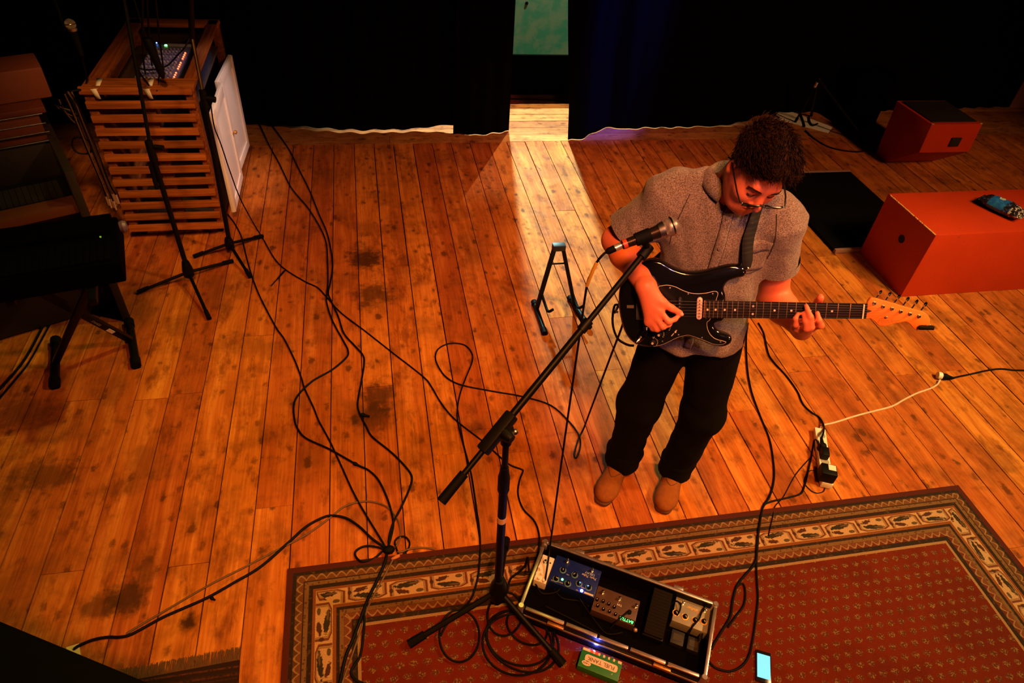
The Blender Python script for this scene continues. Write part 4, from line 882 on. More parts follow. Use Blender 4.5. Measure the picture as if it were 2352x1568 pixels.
# phone
pa, pb, pd = at(1736, 1490, .018), at(1771, 1500, .018), at(1722, 1556, .018); ph = thing('smartphone', 'black smartphone with glowing pale blue screen on the rug', 'phone', at(1746, 1527, RUGZ))
hx = (pb-pa); hy = (pd-pa); W_, H_ = hx.length, hy.length; hx.normalize(); hy = (hy-hx*hy.dot(hx)).normalized(); cph = pa+hx*W_/2+hy*H_/2; cph.z = RUGZ+.006; RH = Matrix((hx, -hy, up)).transposed()
mb = MB(); mb.bbox(cph, (W_, H_, .010), .003, RH); obj('body', mb, pm('phone_black', (.008, .008, .010), .2), ph)
mb = MB(); mb.box(cph+up*.0054-hy*.0, (W_*.84, H_*.76, .001), RH); obj('screen', mb, emit('phone_screen', (.17, .72, 1.0), 1.15), ph, smooth=0)
mb = MB(); mb.cyl(cph+up*.005+hy*H_*.44, cph+up*.0058+hy*H_*.44, .0045, None, 16); obj('home_button', mb, BLACK, ph)
# power strip with plugs
za, zb_ = at(1883, 984, .03), at(1901, 1112, .03); sx_ = (zb_-za); SL = sx_.length; sx_.normalize(); sy_ = Vector((-sx_.y, sx_.x, 0)); RS = Matrix((sx_, sy_, up)).transposed()
strip = thing('power_strip', 'white power strip lying beside the corner of the oriental rug', 'power strip', (za+zb_)/2-up*.03)
mb = MB(); c0 = (za+zb_)/2; c0.z = .018; mb.bbox(c0, (SL, .050, .034), .005, RS); obj('housing', mb, pm('strip_white', (.78, .72, .66), .4, 0, .05), strip)
for k in range(4):
    mb = MB(); p = c0+sx_*(SL*(-.36+.24*k)); p.z = .0352; mb.lathe(p, up, [(0, .019), (.0006, .019)], 20); obj('socket', mb, pm('socket_shadow', (.30, .27, .25), .5), strip)  # plain grey disc marks each socket
p1 = at(1888, 1027, .05); plug = thing('power_plug', 'black mains plug pushed into the white power strip', 'plug', (p1.x, p1.y, .036))
mb = MB(); mb.lathe((p1.x, p1.y, .0365), up, [(0, .020), (.022, .019), (.034, .013), (.036, .004)], 18); obj('plug_body', mb, BLACK, plug)
d = (at(1885, 1002, .05)-p1).normalized(); mb = MB(); mb.cyl(Vector((p1.x, p1.y, .055)), Vector((p1.x, p1.y, .055))+d*.055, .012, .006, 10); obj('cable_boot', mb, RUBBER, plug)
p3 = at(1893, 1042, .05); mb = MB(); mb.bbox((p3.x, p3.y, .055), (.052, .034, .036), .006, RS); obj('side_plug', mb, BLACK, plug)
p2 = at(1901, 1085, .07); ad = thing('power_adapter', 'square black power adapter with white label on the power strip', 'adapter', (p2.x, p2.y, .036))
mb = MB(); mb.bbox((p2.x, p2.y, .066), (.062, .066, .058), .006, RS); obj('housing', mb, BLACK, ad)
mb = MB(); mb.box(Vector((p2.x, p2.y, .0957))-sx_*.010+sy_*.012, (.03, .032, .001), RS); obj('rating_label', mb, pm('white_sticker', (.75, .70, .66), .5), ad)
# white lead with round plug and black socket
M_WCORD = pm('white_cord', (.62, .46, .36), .5)
wl = thing('power_lead', 'white mains lead running from the power strip to a round plug', 'cable', at(2010, 943))
wp = fpts([(1884, 984, .012), (1892, 976, .004), (1917, 970), (1965, 955), (2007, 944), (2048, 933), (2077, 917), (2105.6, 903), (2137.5, 891.6), (2153, 882), (2159, 872, .01)], .0048)
mb = MB(); mb.tube(spline(wp, 6), .0048, 8); obj('cord', mb, M_WCORD, wl)
e = at(2157, 862, .022); dd = (at(2190, 868, .022)-e).normalized(); mb = MB(); mb.lathe(e-dd*.012, dd, [(0, .008), (.004, .019), (.022, .020), (.026, .017)], 18); obj('round_plug', mb, pm('strip_white', (.78, .72, .66), .4, 0, .05), wl)
bl = thing('extension_lead', 'black extension lead with socket meeting the white round plug', 'cable', at(2260, 853))
mb = MB(); mb.lathe(e+dd*.014, dd, [(0, .016), (.02, .017), (.035, .011), (.06, .006)], 16); obj('socket', mb, RUBBER, bl)
mb = MB(); mb.tube(spline([e+dd*.07]+fpts([(2205, 864), (2225, 860), (2270, 850), (2300, 847), (2330, 850), (2362, 851), (2480, 858)], .005), 6), .005, 8); obj('cord', mb, M_CABLE, bl)

# ------------------------------------------------------------------ cables on the floor
tie = (893, 1262)
CB = [
 ('black stage cable from under the curtain bending back towards the rug corner', .0048, [(594, 281), (596, 285), (620, 337), (641, 375), (669, 431), (707, 477), (735, 522), (749, 557), (752, 600), (753, 648), (750, 679), (751, 699), (764, 737), (790, 785), (799, 804), (796, 820), (764, 848), (719, 874), (688, 903), (675, 928), (676, 962), (684, 985), (703.5, 1006.5), (758, 1032), (820, 1067), (847, 1080), (870, 1103.5), (890, 1146), (901, 1185), (903, 1208), (896, 1240), (889, 1262)]),
 ('black stage cable with taped tag running beside the dark floor stain', .0048, [(618, 278), (625, 288), (662, 340.6), (686.5, 389), (711, 438), (732, 490.5), (749, 529), (758, 564), (764, 609), (759, 647.5), (754, 673), (761, 692), (777, 727), (790, 765.5), (815, 794), (834, 816.5), (836, 839), (828, 887), (821.5, 925), (825, 947), (841, 979), (855, 1003), (897.5, 1037.6), (932, 1072.5), (946, 1096), (940, 1123), (921, 1165.6), (903, 1200.5), (893, 1240), (897, 1264)]),
 ('thin black cable crossing the floor from the tripod stands to the pedal case', .0040, [(608, 555), (630, 593), (655.7, 619), (700, 646), (729, 660), (751, 683), (783, 718), (837, 759), (898, 807), (971, 864), (990.5, 887), (1013, 925), (1045, 963), (1102, 1008), (1117, 1020), (1164.6, 1063), (1196, 1077), (1201, 1082), (1193, 1104), (1190, 1135), (1202, 1169), (1229, 1199), (1239.5, 1240), (1232, 1290)]),
 ('black cable from the cart wheel running down to the tied bundle', .0042, [(523, 492), (540, 515), (555, 545), (566, 590), (579, 635), (598, 683), (633, 750), (652.5, 778), (675, 823), (691, 864), (700, 893), (719.5, 934.5), (732, 966), (758, 1014), (785, 1072.5), (806, 1119), (824, 1154), (847, 1193), (880, 1247), (886, 1262)]),
 ('black cable from the paper scrap curving up to the tied bundle', .0052, [(170, 1490), (185, 1480.6), (215, 1468.7), (248, 1462.7), (274.6, 1462.7), (304.5, 1455), (373, 1418), (424, 1395.5), (477.6, 1371.6), (537, 1338), (599, 1301), (661, 1247), (699.6, 1212), (731, 1193), (758, 1184), (793, 1189), (824, 1208), (855, 1237), (878, 1253), (892, 1264)]),
 ('black loop of cable knotted at the tied bundle on the rug edge', .0045, [(901, 1270), (870, 1257), (839, 1254), (818, 1264.5), (817, 1278), (831.5, 1289), (859, 1282), (878, 1266), (890, 1260)]),
 ('small round black cable loop rising from the tied bundle', .0040, [(915, 1272), (909, 1255), (907, 1243), (917, 1233), (932, 1233.5), (941, 1247), (936, 1262.5), (926.5, 1272)]),
 ('two black cable tails trailing over the rug corner from the tied bundle', .0062, [(888, 1265), (886, 1285), (870, 1324.6), (847, 1371), (833.5, 1406), (812, 1464), (793, 1511), (780, 1572)]),
 ('black cable tail looping beside the rug field corner', .0048, [(843, 1378), (837, 1400), (836, 1445), (828, 1503), (812, 1530), (806, 1545), (815, 1560), (840, 1572)]),
 ('black cable running along the floor behind the guitarist to the rug', .0046, [(1718, 742), (1714, 780), (1716.5, 844), (1726, 898), (1745, 952), (1767.5, 1009.6), (1777, 1067), (1777, 1105), (1767.5, 1140), (1753, 1162.6), (1746, 1194.5), (1739, 1245.5), (1735, 1290), (1711.6, 1320), (1693, 1344.5), (1683.6, 1376), (1677, 1416), (1659, 1447), (1640, 1478), (1634, 1490)]),
 ('black mains cable running to the plug on the power strip', .0046, [(1742, 742), (1754, 765), (1764, 809), (1777, 831), (1806, 863), (1831, 898), (1844, 927), (1863, 946), (1882, 958.6), (1892, 978, .02), (1891, 994, .055), (1888, 1003, .058)]),
 ('black cable from the side of the power strip across the rug edge', .0042, [(1881, 1024, .05), (1874, 1009, .02), (1868, 1022), (1863, 1051), (1853.6, 1092.5), (1847, 1118), (1838, 1134), (1806, 1143.5), (1767.5, 1153), (1752, 1166), (1744, 1211), (1740, 1254), (1737.5, 1298), (1739.6, 1344.5), (1741, 1376), (1736.5, 1416), (1730, 1463), (1721, 1503), (1705, 1528), (1680, 1540.6), (1659, 1539), (1640, 1531), (1622, 1512)]),
 ('thin wire looping under the square black adapter', .0022, [(1884, 1080, .04), (1870, 1080), (1857, 1083), (1847, 1105), (1860, 1124), (1876, 1132), (1892, 1127.6), (1894.5, 1112), (1890, 1104)]),
 ('thin wire slanting from the power strip to the rug edge', .0022, [(1866, 1046), (1828, 1089), (1799.5, 1140), (1780, 1163), (1774, 1190), (1765, 1230)]),
 ('black cable arching over rug stripes beside the pedal case end', .0040, [(1690, 1348), (1706, 1340), (1712, 1360), (1708, 1390), (1690, 1415), (1672, 1440)]),
 ('pair of black cables under the X stand at the dark floor edge', .0060, [(121, 687), (112, 719), (89, 767), (57, 824), (19, 872), (-20, 912)]),
 ('thin black cable beside the X stand foot', .0045, [(136, 690), (126, 722), (98, 775), (66, 832), (30, 878), (-10, 925)]),
]
for lab, r, px in CB: cable(lab, fpts(px, r), r)
for lab, r, px in (('thin brown cable arching over the boards above the tied bundle', .0038, [(290, 1456), (304.5, 1446), (373, 1406), (477.6, 1345), (560, 1303), (637.6, 1262.5), (703.5, 1227.6), (758, 1189), (793, 1162), (839, 1151), (882, 1160), (909, 1185), (919, 1212), (919, 1236), (908, 1258)]),
                   ('taut brown cable slanting over the rug corner to the picture edge', .0035, [(907, 1276, .01), (880, 1328), (847, 1390.6), (824, 1460), (784, 1574)]), ('short brown cable end lying along the rug edge at the tied bundle', .0042, [(912, 1268), (925, 1266), (948, 1259), (979, 1258), (998, 1261)])):
    cable(lab, fpts(px, r), r, M_CABLEB)
# cable ties / tags
for lab, a, b, w in (('small black cable clip standing off the thin cable near the tripods', (656, 619), (623, 656), .005), ('black tape tag on the cable beside the dark stain', (829, 952), (849, 956), .010), ('tiny black tag on the cable by the paper scrap', (484, 1372), (494, 1378), .007), ('black tape lump on the cable in the middle of the boards', (812, 1063), (828, 1071), .009)):
    p, q = at(*a, .010), at(*b, .008); mb = MB(); mb.lathe(p, q-p, [(0, w*.8), ((q-p).length*.3, w), ((q-p).length*.6, w*.6), ((q-p).length, w*.5)], 8); obj('cable_tag', mb, RUBBER, label=lab, cat='cable tie')
tb = at(893, 1262, .016); mb = MB(); mb.sphere(tb, .020, 12, 8, 0, (1.2, .9, .7)); obj('cable_knot', mb, RUBBER, label='black taped knot where the cables meet at the rug edge', cat='cable tie')
pk2 = at(918, 1275, .016); mb = MB(); mb.lathe(pk2, at(905, 1281, .014)-pk2, [(0, .006), (.01, .0075), (.028, .006), (.034, .003)], 10); obj('cable_sleeve', mb, pm('orange_sleeve', (.45, .15, .05), .5), label='small orange sleeve at the base of the round cable loop', cat='sleeve')

# ------------------------------------------------------------------ vocal microphone on boom stand
bs = at(1141, 1388, RUGZ); st = thing('boom_stand', 'black boom microphone stand on the oriental rug', 'mic stand', bs)
hub = bs+up*.105
tripod(st, hub, [at(940, 1484, RUGZ), at(1292, 1530, RUGZ), at(1162, 1244, RUGZ)], .0105, BLACKM, .0165)
mb = MB(); mb.lathe(bs+up*.05, up, [(0, .02), (.01, .030), (.05, .034), (.09, .030), (.13, .019)], 18); obj('hub', mb, BLACK, st)
C = at(1164, 984, .975); pole = (C-bs).normalized()
def zpole(py):
    best = min(range(0, 400), key=lambda k: abs(proj(bs+pole*(C-bs).length*k/400)[1]-py)); return bs+pole*(C-bs).length*best/400
mb = MB(); mb.cyl(bs+up*.02, zpole(1095), .0140, None, 16); obj('lower_tube', mb, BLACKM, st)
mb = MB(); a, b = zpole(1128), zpole(1072); L = (b-a).length; mb.lathe(a, pole, [(0, .016), (.01, .0185), (L*.6, .0185), (L*.75, .015), (L, .0125)], 16); obj('height_clutch', mb, BLACK, st)
mb = MB(); mb.cyl(zpole(1090), C, .0095, None, 14); obj('upper_tube', mb, BLACKM, st)
mb = MB(); a, b = zpole(1196), zpole(1185); mb.cyl(a, b, .0147, None, 16); obj('tape_band', mb, pm('pale_tape', (.62, .38, .26), .6), st)
mb = MB(); a = zpole(1020); L = (C-a).length; mb.lathe(a, pole, [(0, .012), (.005, .016), (L*.7, .016), (L, .020), (L+.012, .012)], 14); obj('swivel_post', mb, BLACK, st)
T = at(1478, 583, 1.315); bd_ = (T-C).normalized(); vdir = (C-Vector((0, 0, CAM_H))).normalized(); side = bd_.cross(vdir).normalized()
C2 = C+Vector((-.022, -.012, .012))
bd_ = (T-C2).normalized(); s2v = bd_.orthogonal().normalized()
E1 = C2-bd_*.225
mb = MB(); mb.cyl(E1+bd_*.04, T, .0085, None, 14); obj('boom_tube', mb, BLACKM, st)
mid = C2+(T-C2)*.58; mb = MB(); mb.cyl(C2+bd_*.03, mid, .0105, None, 14); mb.cyl(mid-bd_*.018, mid+bd_*.018, .0145, None, 14); obj('boom_sleeve', mb, BLACKM, st)
mb = MB(); mb.cyl(E1-bd_*.02, E1+bd_*.075, .0145, .0135, 14); obj('counterweight', mb, RUBBER, st)
Rb = Matrix((bd_, bd_.cross(s2v), s2v)); mb = MB(); xax = bd_; yax = up.cross(bd_).normalized(); zax = xax.cross(yax); RBm = Matrix((xax, yax, zax)).transposed()
mb.bbox(C2-bd_*.01, (.13, .034, .034), .007, RBm); obj('boom_clutch', mb, BLACK, st)
kp_ = C2-bd_*.0+Vector((.030, -.030, -.004)); mb = MB(); mb.lathe(C2+yax*-.012, -yax, [(0, .016), (.02, .017), (.034, .012)], 14); obj('clutch_knob', mb, BLACK, st)
mb = MB(); kk = C+Vector((.018, -.024, .012)); mb.lathe(kk, (Vector((0, 0, CAM_H))-kk), [(0, .008), (.004, .0085), (.006, .004)], 12); obj('bolt_head', mb, CHROME, st)
# microphone
dep = proj(T)[2]-.03
B0 = at_depth(1428, 563, dep); Hh = at_depth(1540, 521, dep-.012); md = (Hh-B0).normalized()
mic = thing('vocal_microphone', 'dark vocal microphone with silver mesh head on the boom', 'microphone', B0+(Hh-B0)*.4)
s_ = (Hh-B0).length/.142
mb = MB(); mb.lathe(B0, md, [(-.001, .004), (.0, .0125*s_), (.055*s_, .0145*s_), (.100*s_, .0180*s_), (.112*s_, .0195*s_)], 22); obj('handle', mb, pm('bronze_black', (.035, .022, .016), .28, .7), mic)
mb = MB(); mb.cyl(B0+md*.004, B0+md*.016, .0136*s_, .0138*s_, 22); obj('red_band', mb, pm('red_tape', (.45, .045, .02), .4), mic)
mb = MB(); mb.lathe(B0+md*.112*s_, md, [(-.004, .0205*s_), (.004, .0225*s_), (.012*s_, .0240*s_)], 22); obj('collar', mb, STEEL, mic)
hc = B0+md*.143*s_
s = NT('mic_wire_mesh'); tcu = s.n('TexCoord').outputs['UV']; spx = s.n('SeparateXYZ', {0: tcu})
wv = s.math('MAXIMUM', s.math('SINE', s.mul(s.addm(spx.outputs[0], spx.outputs[1]), 380.0)), s.math('SINE', s.mul(s.sub(spx.outputs[0], spx.outputs[1]), 380.0)))
m_ = s.step(wv, .2, .8); s.bump(m_, .9, .001); M_MESH = s.done(s.mix(m_, (.10, .07, .06), (.74, .66, .62)), .35, .8)
mb = MB(); uaxis = md.orthogonal().normalized(); RG = Matrix((uaxis, md.cross(uaxis), md)).transposed(); mb.sphere(hc, .0262*s_, 28, 20, R=RG)
gr = obj('grille', mb, M_MESH, mic, smooth=180); ul = gr.data.uv_layers.new(name='UVMap')
for poly in gr.data.polygons:
    k = poly.index; j, i = divmod(k, 28)
    for li, (jj, ii) in zip(poly.loop_indices, ((j+1, i), (j+1, i+1), (j, i+1), (j, i))): ul.data[li].uv = (ii/28, jj/20*.5)
mb = MB(); w_ = md.cross(uaxis); mb.tube([hc+md*.004+(uaxis*math.cos(t)+w_*math.sin(t))*.0262*s_ for t in [i*2*math.pi/28 for i in range(28)]], .0026, 6, closed=True); obj('grille_band', mb, CHROME, gr)
clipc = B0+md*.062*s_; mb = MB(); cd = (T-clipc); mb.cyl(clipc-md*.022, clipc+md*.022, .0185, .0200, 16); obj('clip', mb, RUBBER, st)
mb = MB(); mb.cyl(T-bd_*.012, T+bd_*.030, .0160, .0145, 14); mb.cyl(T+bd_*.018, clipc, .010, .011, 10); obj('clip_mount', mb, BLACK, st)
# XLR plug and mic cable with yellow tape
X1 = at_depth(1390, 580, dep+.004); xd = (X1-B0).normalized()
ml = thing('microphone_cable', 'microphone cable with yellow tape hanging from the vocal microphone', 'cable', at(1262, 1268))
mb = MB(); mb.lathe(B0-md*.001, xd, [(0, .0098), (.020, .0098)], 16); obj('plug_ring', mb, pm('satin_nickel', (.75, .66, .58), .3, .8), ml)
mb = MB(); LL = (X1-B0).length; mb.lathe(B0+xd*.020, xd, [(0, .0098), (LL*.4, .0095), (LL-.022, .0050), (LL-.02, .003)], 16); obj('plug_boot', mb, RUBBER, ml)
Y1, Y2 = at_depth(1371, 602, dep+.02), at_depth(1348, 656, dep+.09)
E_ = pc(*uvl(1252, 1334, .06), .064); rim_ = pc(*uvl(1263, 1256, .10), .108)
run = [X1-xd*.0, at_depth(1380, 590, dep+.006), Y1, at_depth(1359, 628, dep+.05), Y2]
S_ = Y2; n = 7
for k in range(1, n+1):
    t = k/n; p = S_.lerp(rim_, t); p.z -= .10*math.sin(math.pi*t)*.5; run.append(p)
run += [pc(*uvl(1258, 1295, .07), .074), E_]
mb = MB(); mb.tube(spline(run, 6), .0036, 8); obj('cord', mb, M_CABLE, ml)
mb = MB(); mb.tube(spline([Y1, at_depth(1359, 628, dep+.05), Y2], 6), .0052, 10); obj('yellow_tape', mb, pm('yellow_tape', (.62, .33, .03), .5), ml)
# coils of spare cable at the stand foot
cc = thing('coiled_cable', 'coils of spare black cable on the rug at the boom stand foot', 'cable', at(1180, 1490, RUGZ))
for k, (cx, cy, a, b, ph) in enumerate(((1195, 1465, 78, 62, .3), (1200, 1472, 88, 66, .5), (1188, 1480, 80, 70, .2), (1055, 1460, 46, 60, 0), (1210, 1440, 50, 36, .6), (1160, 1410, 40, 50, .2))):
    px = []
    for i in range(26):
        t = i*2*math.pi/24; x, y = a*math.cos(t), b*math.sin(t); px.append((cx+x*math.cos(ph)-y*math.sin(ph), cy+x*math.sin(ph)+y*math.cos(ph), .004*k*0+.003*(k % 4)+.002*math.sin(3*t)+.002))
    mb = MB(); mb.tube(spline(fpts(px, .004), 3), .004, 7); obj('coil', mb, M_CABLE, cc)
cable('black guitar cable tail running down from the floor loop to the boom stand', fpts([(1096, 1180), (1100, 1206), (1103, 1250), (1101, 1298), (1097, 1328.5), (1084, 1371), (1060, 1400), (1030, 1428), (1012, 1460)], .0042), .0042)
cable('black cable passing behind the boom stand into the pedal case', fpts([(1165, 1360), (1172, 1330), (1190, 1315), (1205, 1300), (1212, 1280)], .0042)+[pc(*uvl(1215, 1312, .10), .098)], .0042)
# ================================================================== the guitarist
from mathutils.bvhtree import BVHTree
def V3(*a): return np.array(a, float)
def surface_nets(F, org, h):
    S = F < 0; nx, ny, nz = F.shape
    c = [S[i:nx-1+i, j:ny-1+j, k:nz-1+k] for i in (0, 1) for j in (0, 1) for k in (0, 1)]
    cnt = sum(x.astype(np.int8) for x in c); act = (cnt > 0) & (cnt < 8)
    idx = -np.ones(act.shape, np.int64); cells = np.argwhere(act); idx[act] = np.arange(len(cells))
    acc = np.zeros((len(cells), 3)); num = np.zeros(len(cells)); I, J, K = cells.T
    E = []
    for a in range(3):
        o1, o2 = [x for x in range(3) if x != a]
        for b in (0, 1):
            for d in (0, 1):
                p = [0, 0, 0]; p[o1] = b; p[o2] = d; q = list(p); q[a] = 1; E.append((p, q))
    for p, q in E:
        fa = F[I+p[0], J+p[1], K+p[2]]; fb = F[I+q[0], J+q[1], K+q[2]]; m = (fa < 0) != (fb < 0)
        t = np.where(m, fa/np.where(m, fa-fb, 1), 0)
        for ax in range(3): acc[:, ax] += np.where(m, p[ax]+t*(q[ax]-p[ax]), 0)
        num += m
    V = (cells+acc/num[:, None])*h+org
    Fs = []
    for a in range(3):
        sl0 = [slice(None)]*3; sl1 = [slice(None)]*3; sl0[a] = slice(0, -1); sl1[a] = slice(1, None)
        A, B = S[tuple(sl0)], S[tuple(sl1)]; ch = np.argwhere(A != B); o1, o2 = (a+1) % 3, (a+2) % 3
        ok = (ch[:, o1] > 0) & (ch[:, o2] > 0) & (ch[:, o1] < F.shape[o1]-1) & (ch[:, o2] < F.shape[o2]-1); ch = ch[ok]
        ins = A[tuple(ch.T)]
        def cell(d1, d2):
            q = ch.copy(); q[:, o1] -= d1; q[:, o2] -= d2; return idx[tuple(q.T)]
        quad = np.stack([cell(1, 1), cell(0, 1), cell(0, 0), cell(1, 0)], 1); quad[~ins] = quad[~ins][:, ::-1]
        Fs.append(quad)
    return V, np.concatenate(Fs)
class SDF:
    def __init__(s, lo, hi, h):
        s.h = h; s.lo = np.array(lo, float); n = np.ceil((np.array(hi)-s.lo)/h).astype(int)+1
        s.ax = [s.lo[i]+h*np.arange(n[i]) for i in range(3)]; s.F = np.full(n, .5, np.float32)
    def blk(s, lo, hi, m):
        sl = []
        for i in range(3):
            a = int(np.clip(np.floor((lo[i]-m-s.lo[i])/s.h), 0, len(s.ax[i]))); b = int(np.clip(np.ceil((hi[i]+m-s.lo[i])/s.h)+1, 0, len(s.ax[i]))); sl.append(slice(a, b))
        g = np.meshgrid(*[s.ax[i][sl[i]] for i in range(3)], indexing='ij', sparse=True); return tuple(sl), g
    def comb(s, sl, d, k, sub=False):
        f = s.F[sl]
        if sub:
            d = -d; hh = np.maximum(k-np.abs(f-d), 0)/k; s.F[sl] = np.maximum(f, d)+hh*hh*k*.25
        else:
            hh = np.maximum(k-np.abs(f-d), 0)/k; s.F[sl] = np.minimum(f, d)-hh*hh*k*.25
    def cap(s, p0, r0, p1, r1, k=.02, flat=False, sub=False, sq=None):
        p0, p1 = np.array(p0, float), np.array(p1, float); R = max(r0, r1)*(1 if sq is None else max(1, 1/min(sq[1], 1)))
        sl, g = s.blk(np.minimum(p0, p1)-R, np.maximum(p0, p1)+R, k+2*s.h); d = p1-p0; L2 = d@d; L = math.sqrt(L2)
        q = [g[i]-p0[i] for i in range(3)]; tr = (q[0]*d[0]+q[1]*d[1]+q[2]*d[2])/L2; t = np.clip(tr, 0, 1)
        w = [q[i]-t*d[i] for i in range(3)] if not flat else [q[i]-tr*d[i] for i in range(3)]
        dist = w[0]**2+w[1]**2+w[2]**2
        if sq is not None:
            n, f = np.array(sq[0], float), sq[1]; n = n-d*(n@d)/L2; n /= np.linalg.norm(n)
            c = w[0]*n[0]+w[1]*n[1]+w[2]*n[2]; dist = dist+c*c*(1/f**2-1)
        dist = np.sqrt(np.maximum(dist, 0))-(r0+(r1-r0)*t)
        if flat: dist = np.maximum(dist, np.maximum(-tr*L, (tr-1)*L))
        s.comb(sl, dist, k, sub)
    def ell(s, c, rad, axes=None, k=.02, sub=False):
        c = np.array(c, float); rad = np.array(rad, float); A = np.eye(3) if axes is None else np.array(axes, float)
        ext = np.sqrt(((A*rad[:, None])**2).sum(0)); sl, g = s.blk(c-ext, c+ext, k+2*s.h)
        q = [g[i]-c[i] for i in range(3)]; u = [q[0]*A[i][0]+q[1]*A[i][1]+q[2]*A[i][2] for i in range(3)]
        k0 = np.sqrt(sum((u[i]/rad[i])**2 for i in range(3))); k1 = np.sqrt(sum((u[i]/rad[i]**2)**2 for i in range(3)))+1e-9
        s.comb(sl, (k0*(k0-1)/k1), k, sub)
    def cut(s, p, n):
        n = np.array(n, float); n /= np.linalg.norm(n); g = np.meshgrid(*s.ax, indexing='ij', sparse=True)
        s.F = np.maximum(s.F, (sum((g[i]-p[i])*n[i] for i in range(3))).astype(np.float32))
    def mesh(s, smooth=1):
        V, Q = surface_nets(s.F, s.lo, s.h)
        for _ in range(smooth):
            S = np.zeros_like(V); N = np.zeros(len(V))
            for i in range(4):
                a, b = Q[:, i], Q[:, (i+1) % 4]
                np.add.at(S, a, V[b]); np.add.at(N, a, 1); np.add.at(S, b, V[a]); np.add.at(N, b, 1)
            V = V*.5+.5*S/np.maximum(N, 1)[:, None]
        return V, Q
def normals(V, Q):
    n = np.cross(V[Q[:, 2]]-V[Q[:, 0]], V[Q[:, 3]]-V[Q[:, 1]]); N = np.zeros_like(V)
    for i in range(4): np.add.at(N, Q[:, i], n)
    return N/np.maximum(np.linalg.norm(N, axis=1), 1e-9)[:, None]
def lobj(name, V, Q, mat, parent, label=None):
    me = bpy.data.meshes.new(name); me.from_pydata([tuple(v) for v in V], [], [tuple(int(i) for i in q) for q in Q]); me.materials.append(mat)
    me.polygons.foreach_set('use_smooth', [True]*len(me.polygons)); me.update(); o = bpy.data.objects.new(name, me); COL.objects.link(o); o.parent = parent; WM[o] = WM[parent]
    return tag(o, label)
# person space: x towards his left hand, d towards where he faces, z up; stored as (x, -d, z)
PB = Vector((1.124, 1.662, 0)); PA = math.radians(-20)
per = thing('person', 'guitarist in a grey short sleeved shirt and black trousers looking down at his guitar', 'person', PB, PA)
PW_ = WM[per]
def L(x, d, z): return V3(x, -d, z)
def LW(p): return PW_ @ Vector((float(p[0]), float(p[1]), float(p[2])))
# guitar space
GO = L(.382, .2, 1.18); G1 = L(.9821, 0, .1884); G2 = L(-.1721, -.4067, .8972); G3 = L(-.0766, .9135, .3995)
def G(x, y, z=0.0): return GO+G1*x+G2*y+G3*z
# head space
HC = L(-.030, .100, 1.532); hp, hyaw, hroll = math.radians(30), math.radians(14), math.radians(7)
f0, u0, l0 = V3(0, -1, 0), V3(0, 0, 1), V3(1, 0, 0)
f1 = math.cos(hyaw)*f0+math.sin(hyaw)*l0; l1 = math.cos(hyaw)*l0-math.sin(hyaw)*f0
HF = math.cos(hp)*f1-math.sin(hp)*u0; HU = math.sin(hp)*f1+math.cos(hp)*u0; HL = l1
HU, HL = math.cos(hroll)*HU+math.sin(hroll)*HL, math.cos(hroll)*HL-math.sin(hroll)*HU
HS = .94
def HD(x, f, u): return HC+(HL*x+HF*f+HU*u)*HS
HA = np.array([HL, HF, HU])
# ---- skin
B = SDF((-.50, -.32, .10), (.40, .22, 1.76), .0042)
def hell(c, r, k=.02, sub=False): B.ell(HD(*c), np.array(r)*HS, HA, k, sub)
hell((0, -.012, .035), (.076, .097, .088)); hell((0, .022, -.035), (.061, .070, .088), .03); hell((0, .050, -.085), (.040, .045, .038), .03)
B.cap(HD(-.03, .078, .022), .0155*HS, HD(.03, .078, .022), .0155*HS, .02)
for sx in (-1, 1):
    hell((sx*.040, .055, -.032), (.026, .030, .028), .025); B.cap(HD(sx*.052, .0, -.055), .016, HD(sx*.030, .055, -.10), .018, .03)
    hell((sx*.032, .100, .000), (.019, .018, .013), .012, True); hell((sx*.032, .0735, .000), (.0150, .0150, .0135), .006)
    hell((sx*.077, -.010, -.012), (.009, .020, .033), .008); hell((sx*.084, -.006, -.008), (.005, .010, .020), .004, True)
B.cap(HD(0, .086, .010), .0085, HD(0, .110, -.034), .0120, .012); hell((0, .112, -.037), (.0115, .0115, .0095), .008)
for sx in (-1, 1): hell((sx*.012, .100, -.040), (.0085, .0105, .0075), .006)
hell((0, .083, -.066), (.026, .014, .0085), .006); hell((0, .081, -.079), (.023, .014, .0085), .006); hell((0, .100, -.0725), (.022, .010, .0016), .003, True)
hell((0, .072, -.112), (.020, .018, .018), .02)
NB = L(-.062, -.012, 1.40)
B.cap(HD(0, -.030, -.050), .055, NB, .060, .03); B.cap(HD(0, .020, -.085), .036, NB+L(0, .045, .03), .045, .03)
# torso and legs under the clothes
B.ell(L(-.06, .0, 1.25), (.15, .095, .16), k=.05); B.cap(L(-.21, -.01, 1.35), .045, L(.09, .0, 1.335), .045, .05); B.ell(L(-.045, .01, 1.02), (.135, .09, .18), k=.05); B.ell(L(-.035, 0, .88), (.13, .085, .11), k=.04)
for hx, kx, axx in ((-.115, -.155, -.152), (.05, .10, .08)):
    B.cap(L(hx, 0, .84), .07, L(kx, .03, .47), .055, .03); B.cap(L(kx, .03, .47), .052, L(axx, 0, .13), .036, .03)
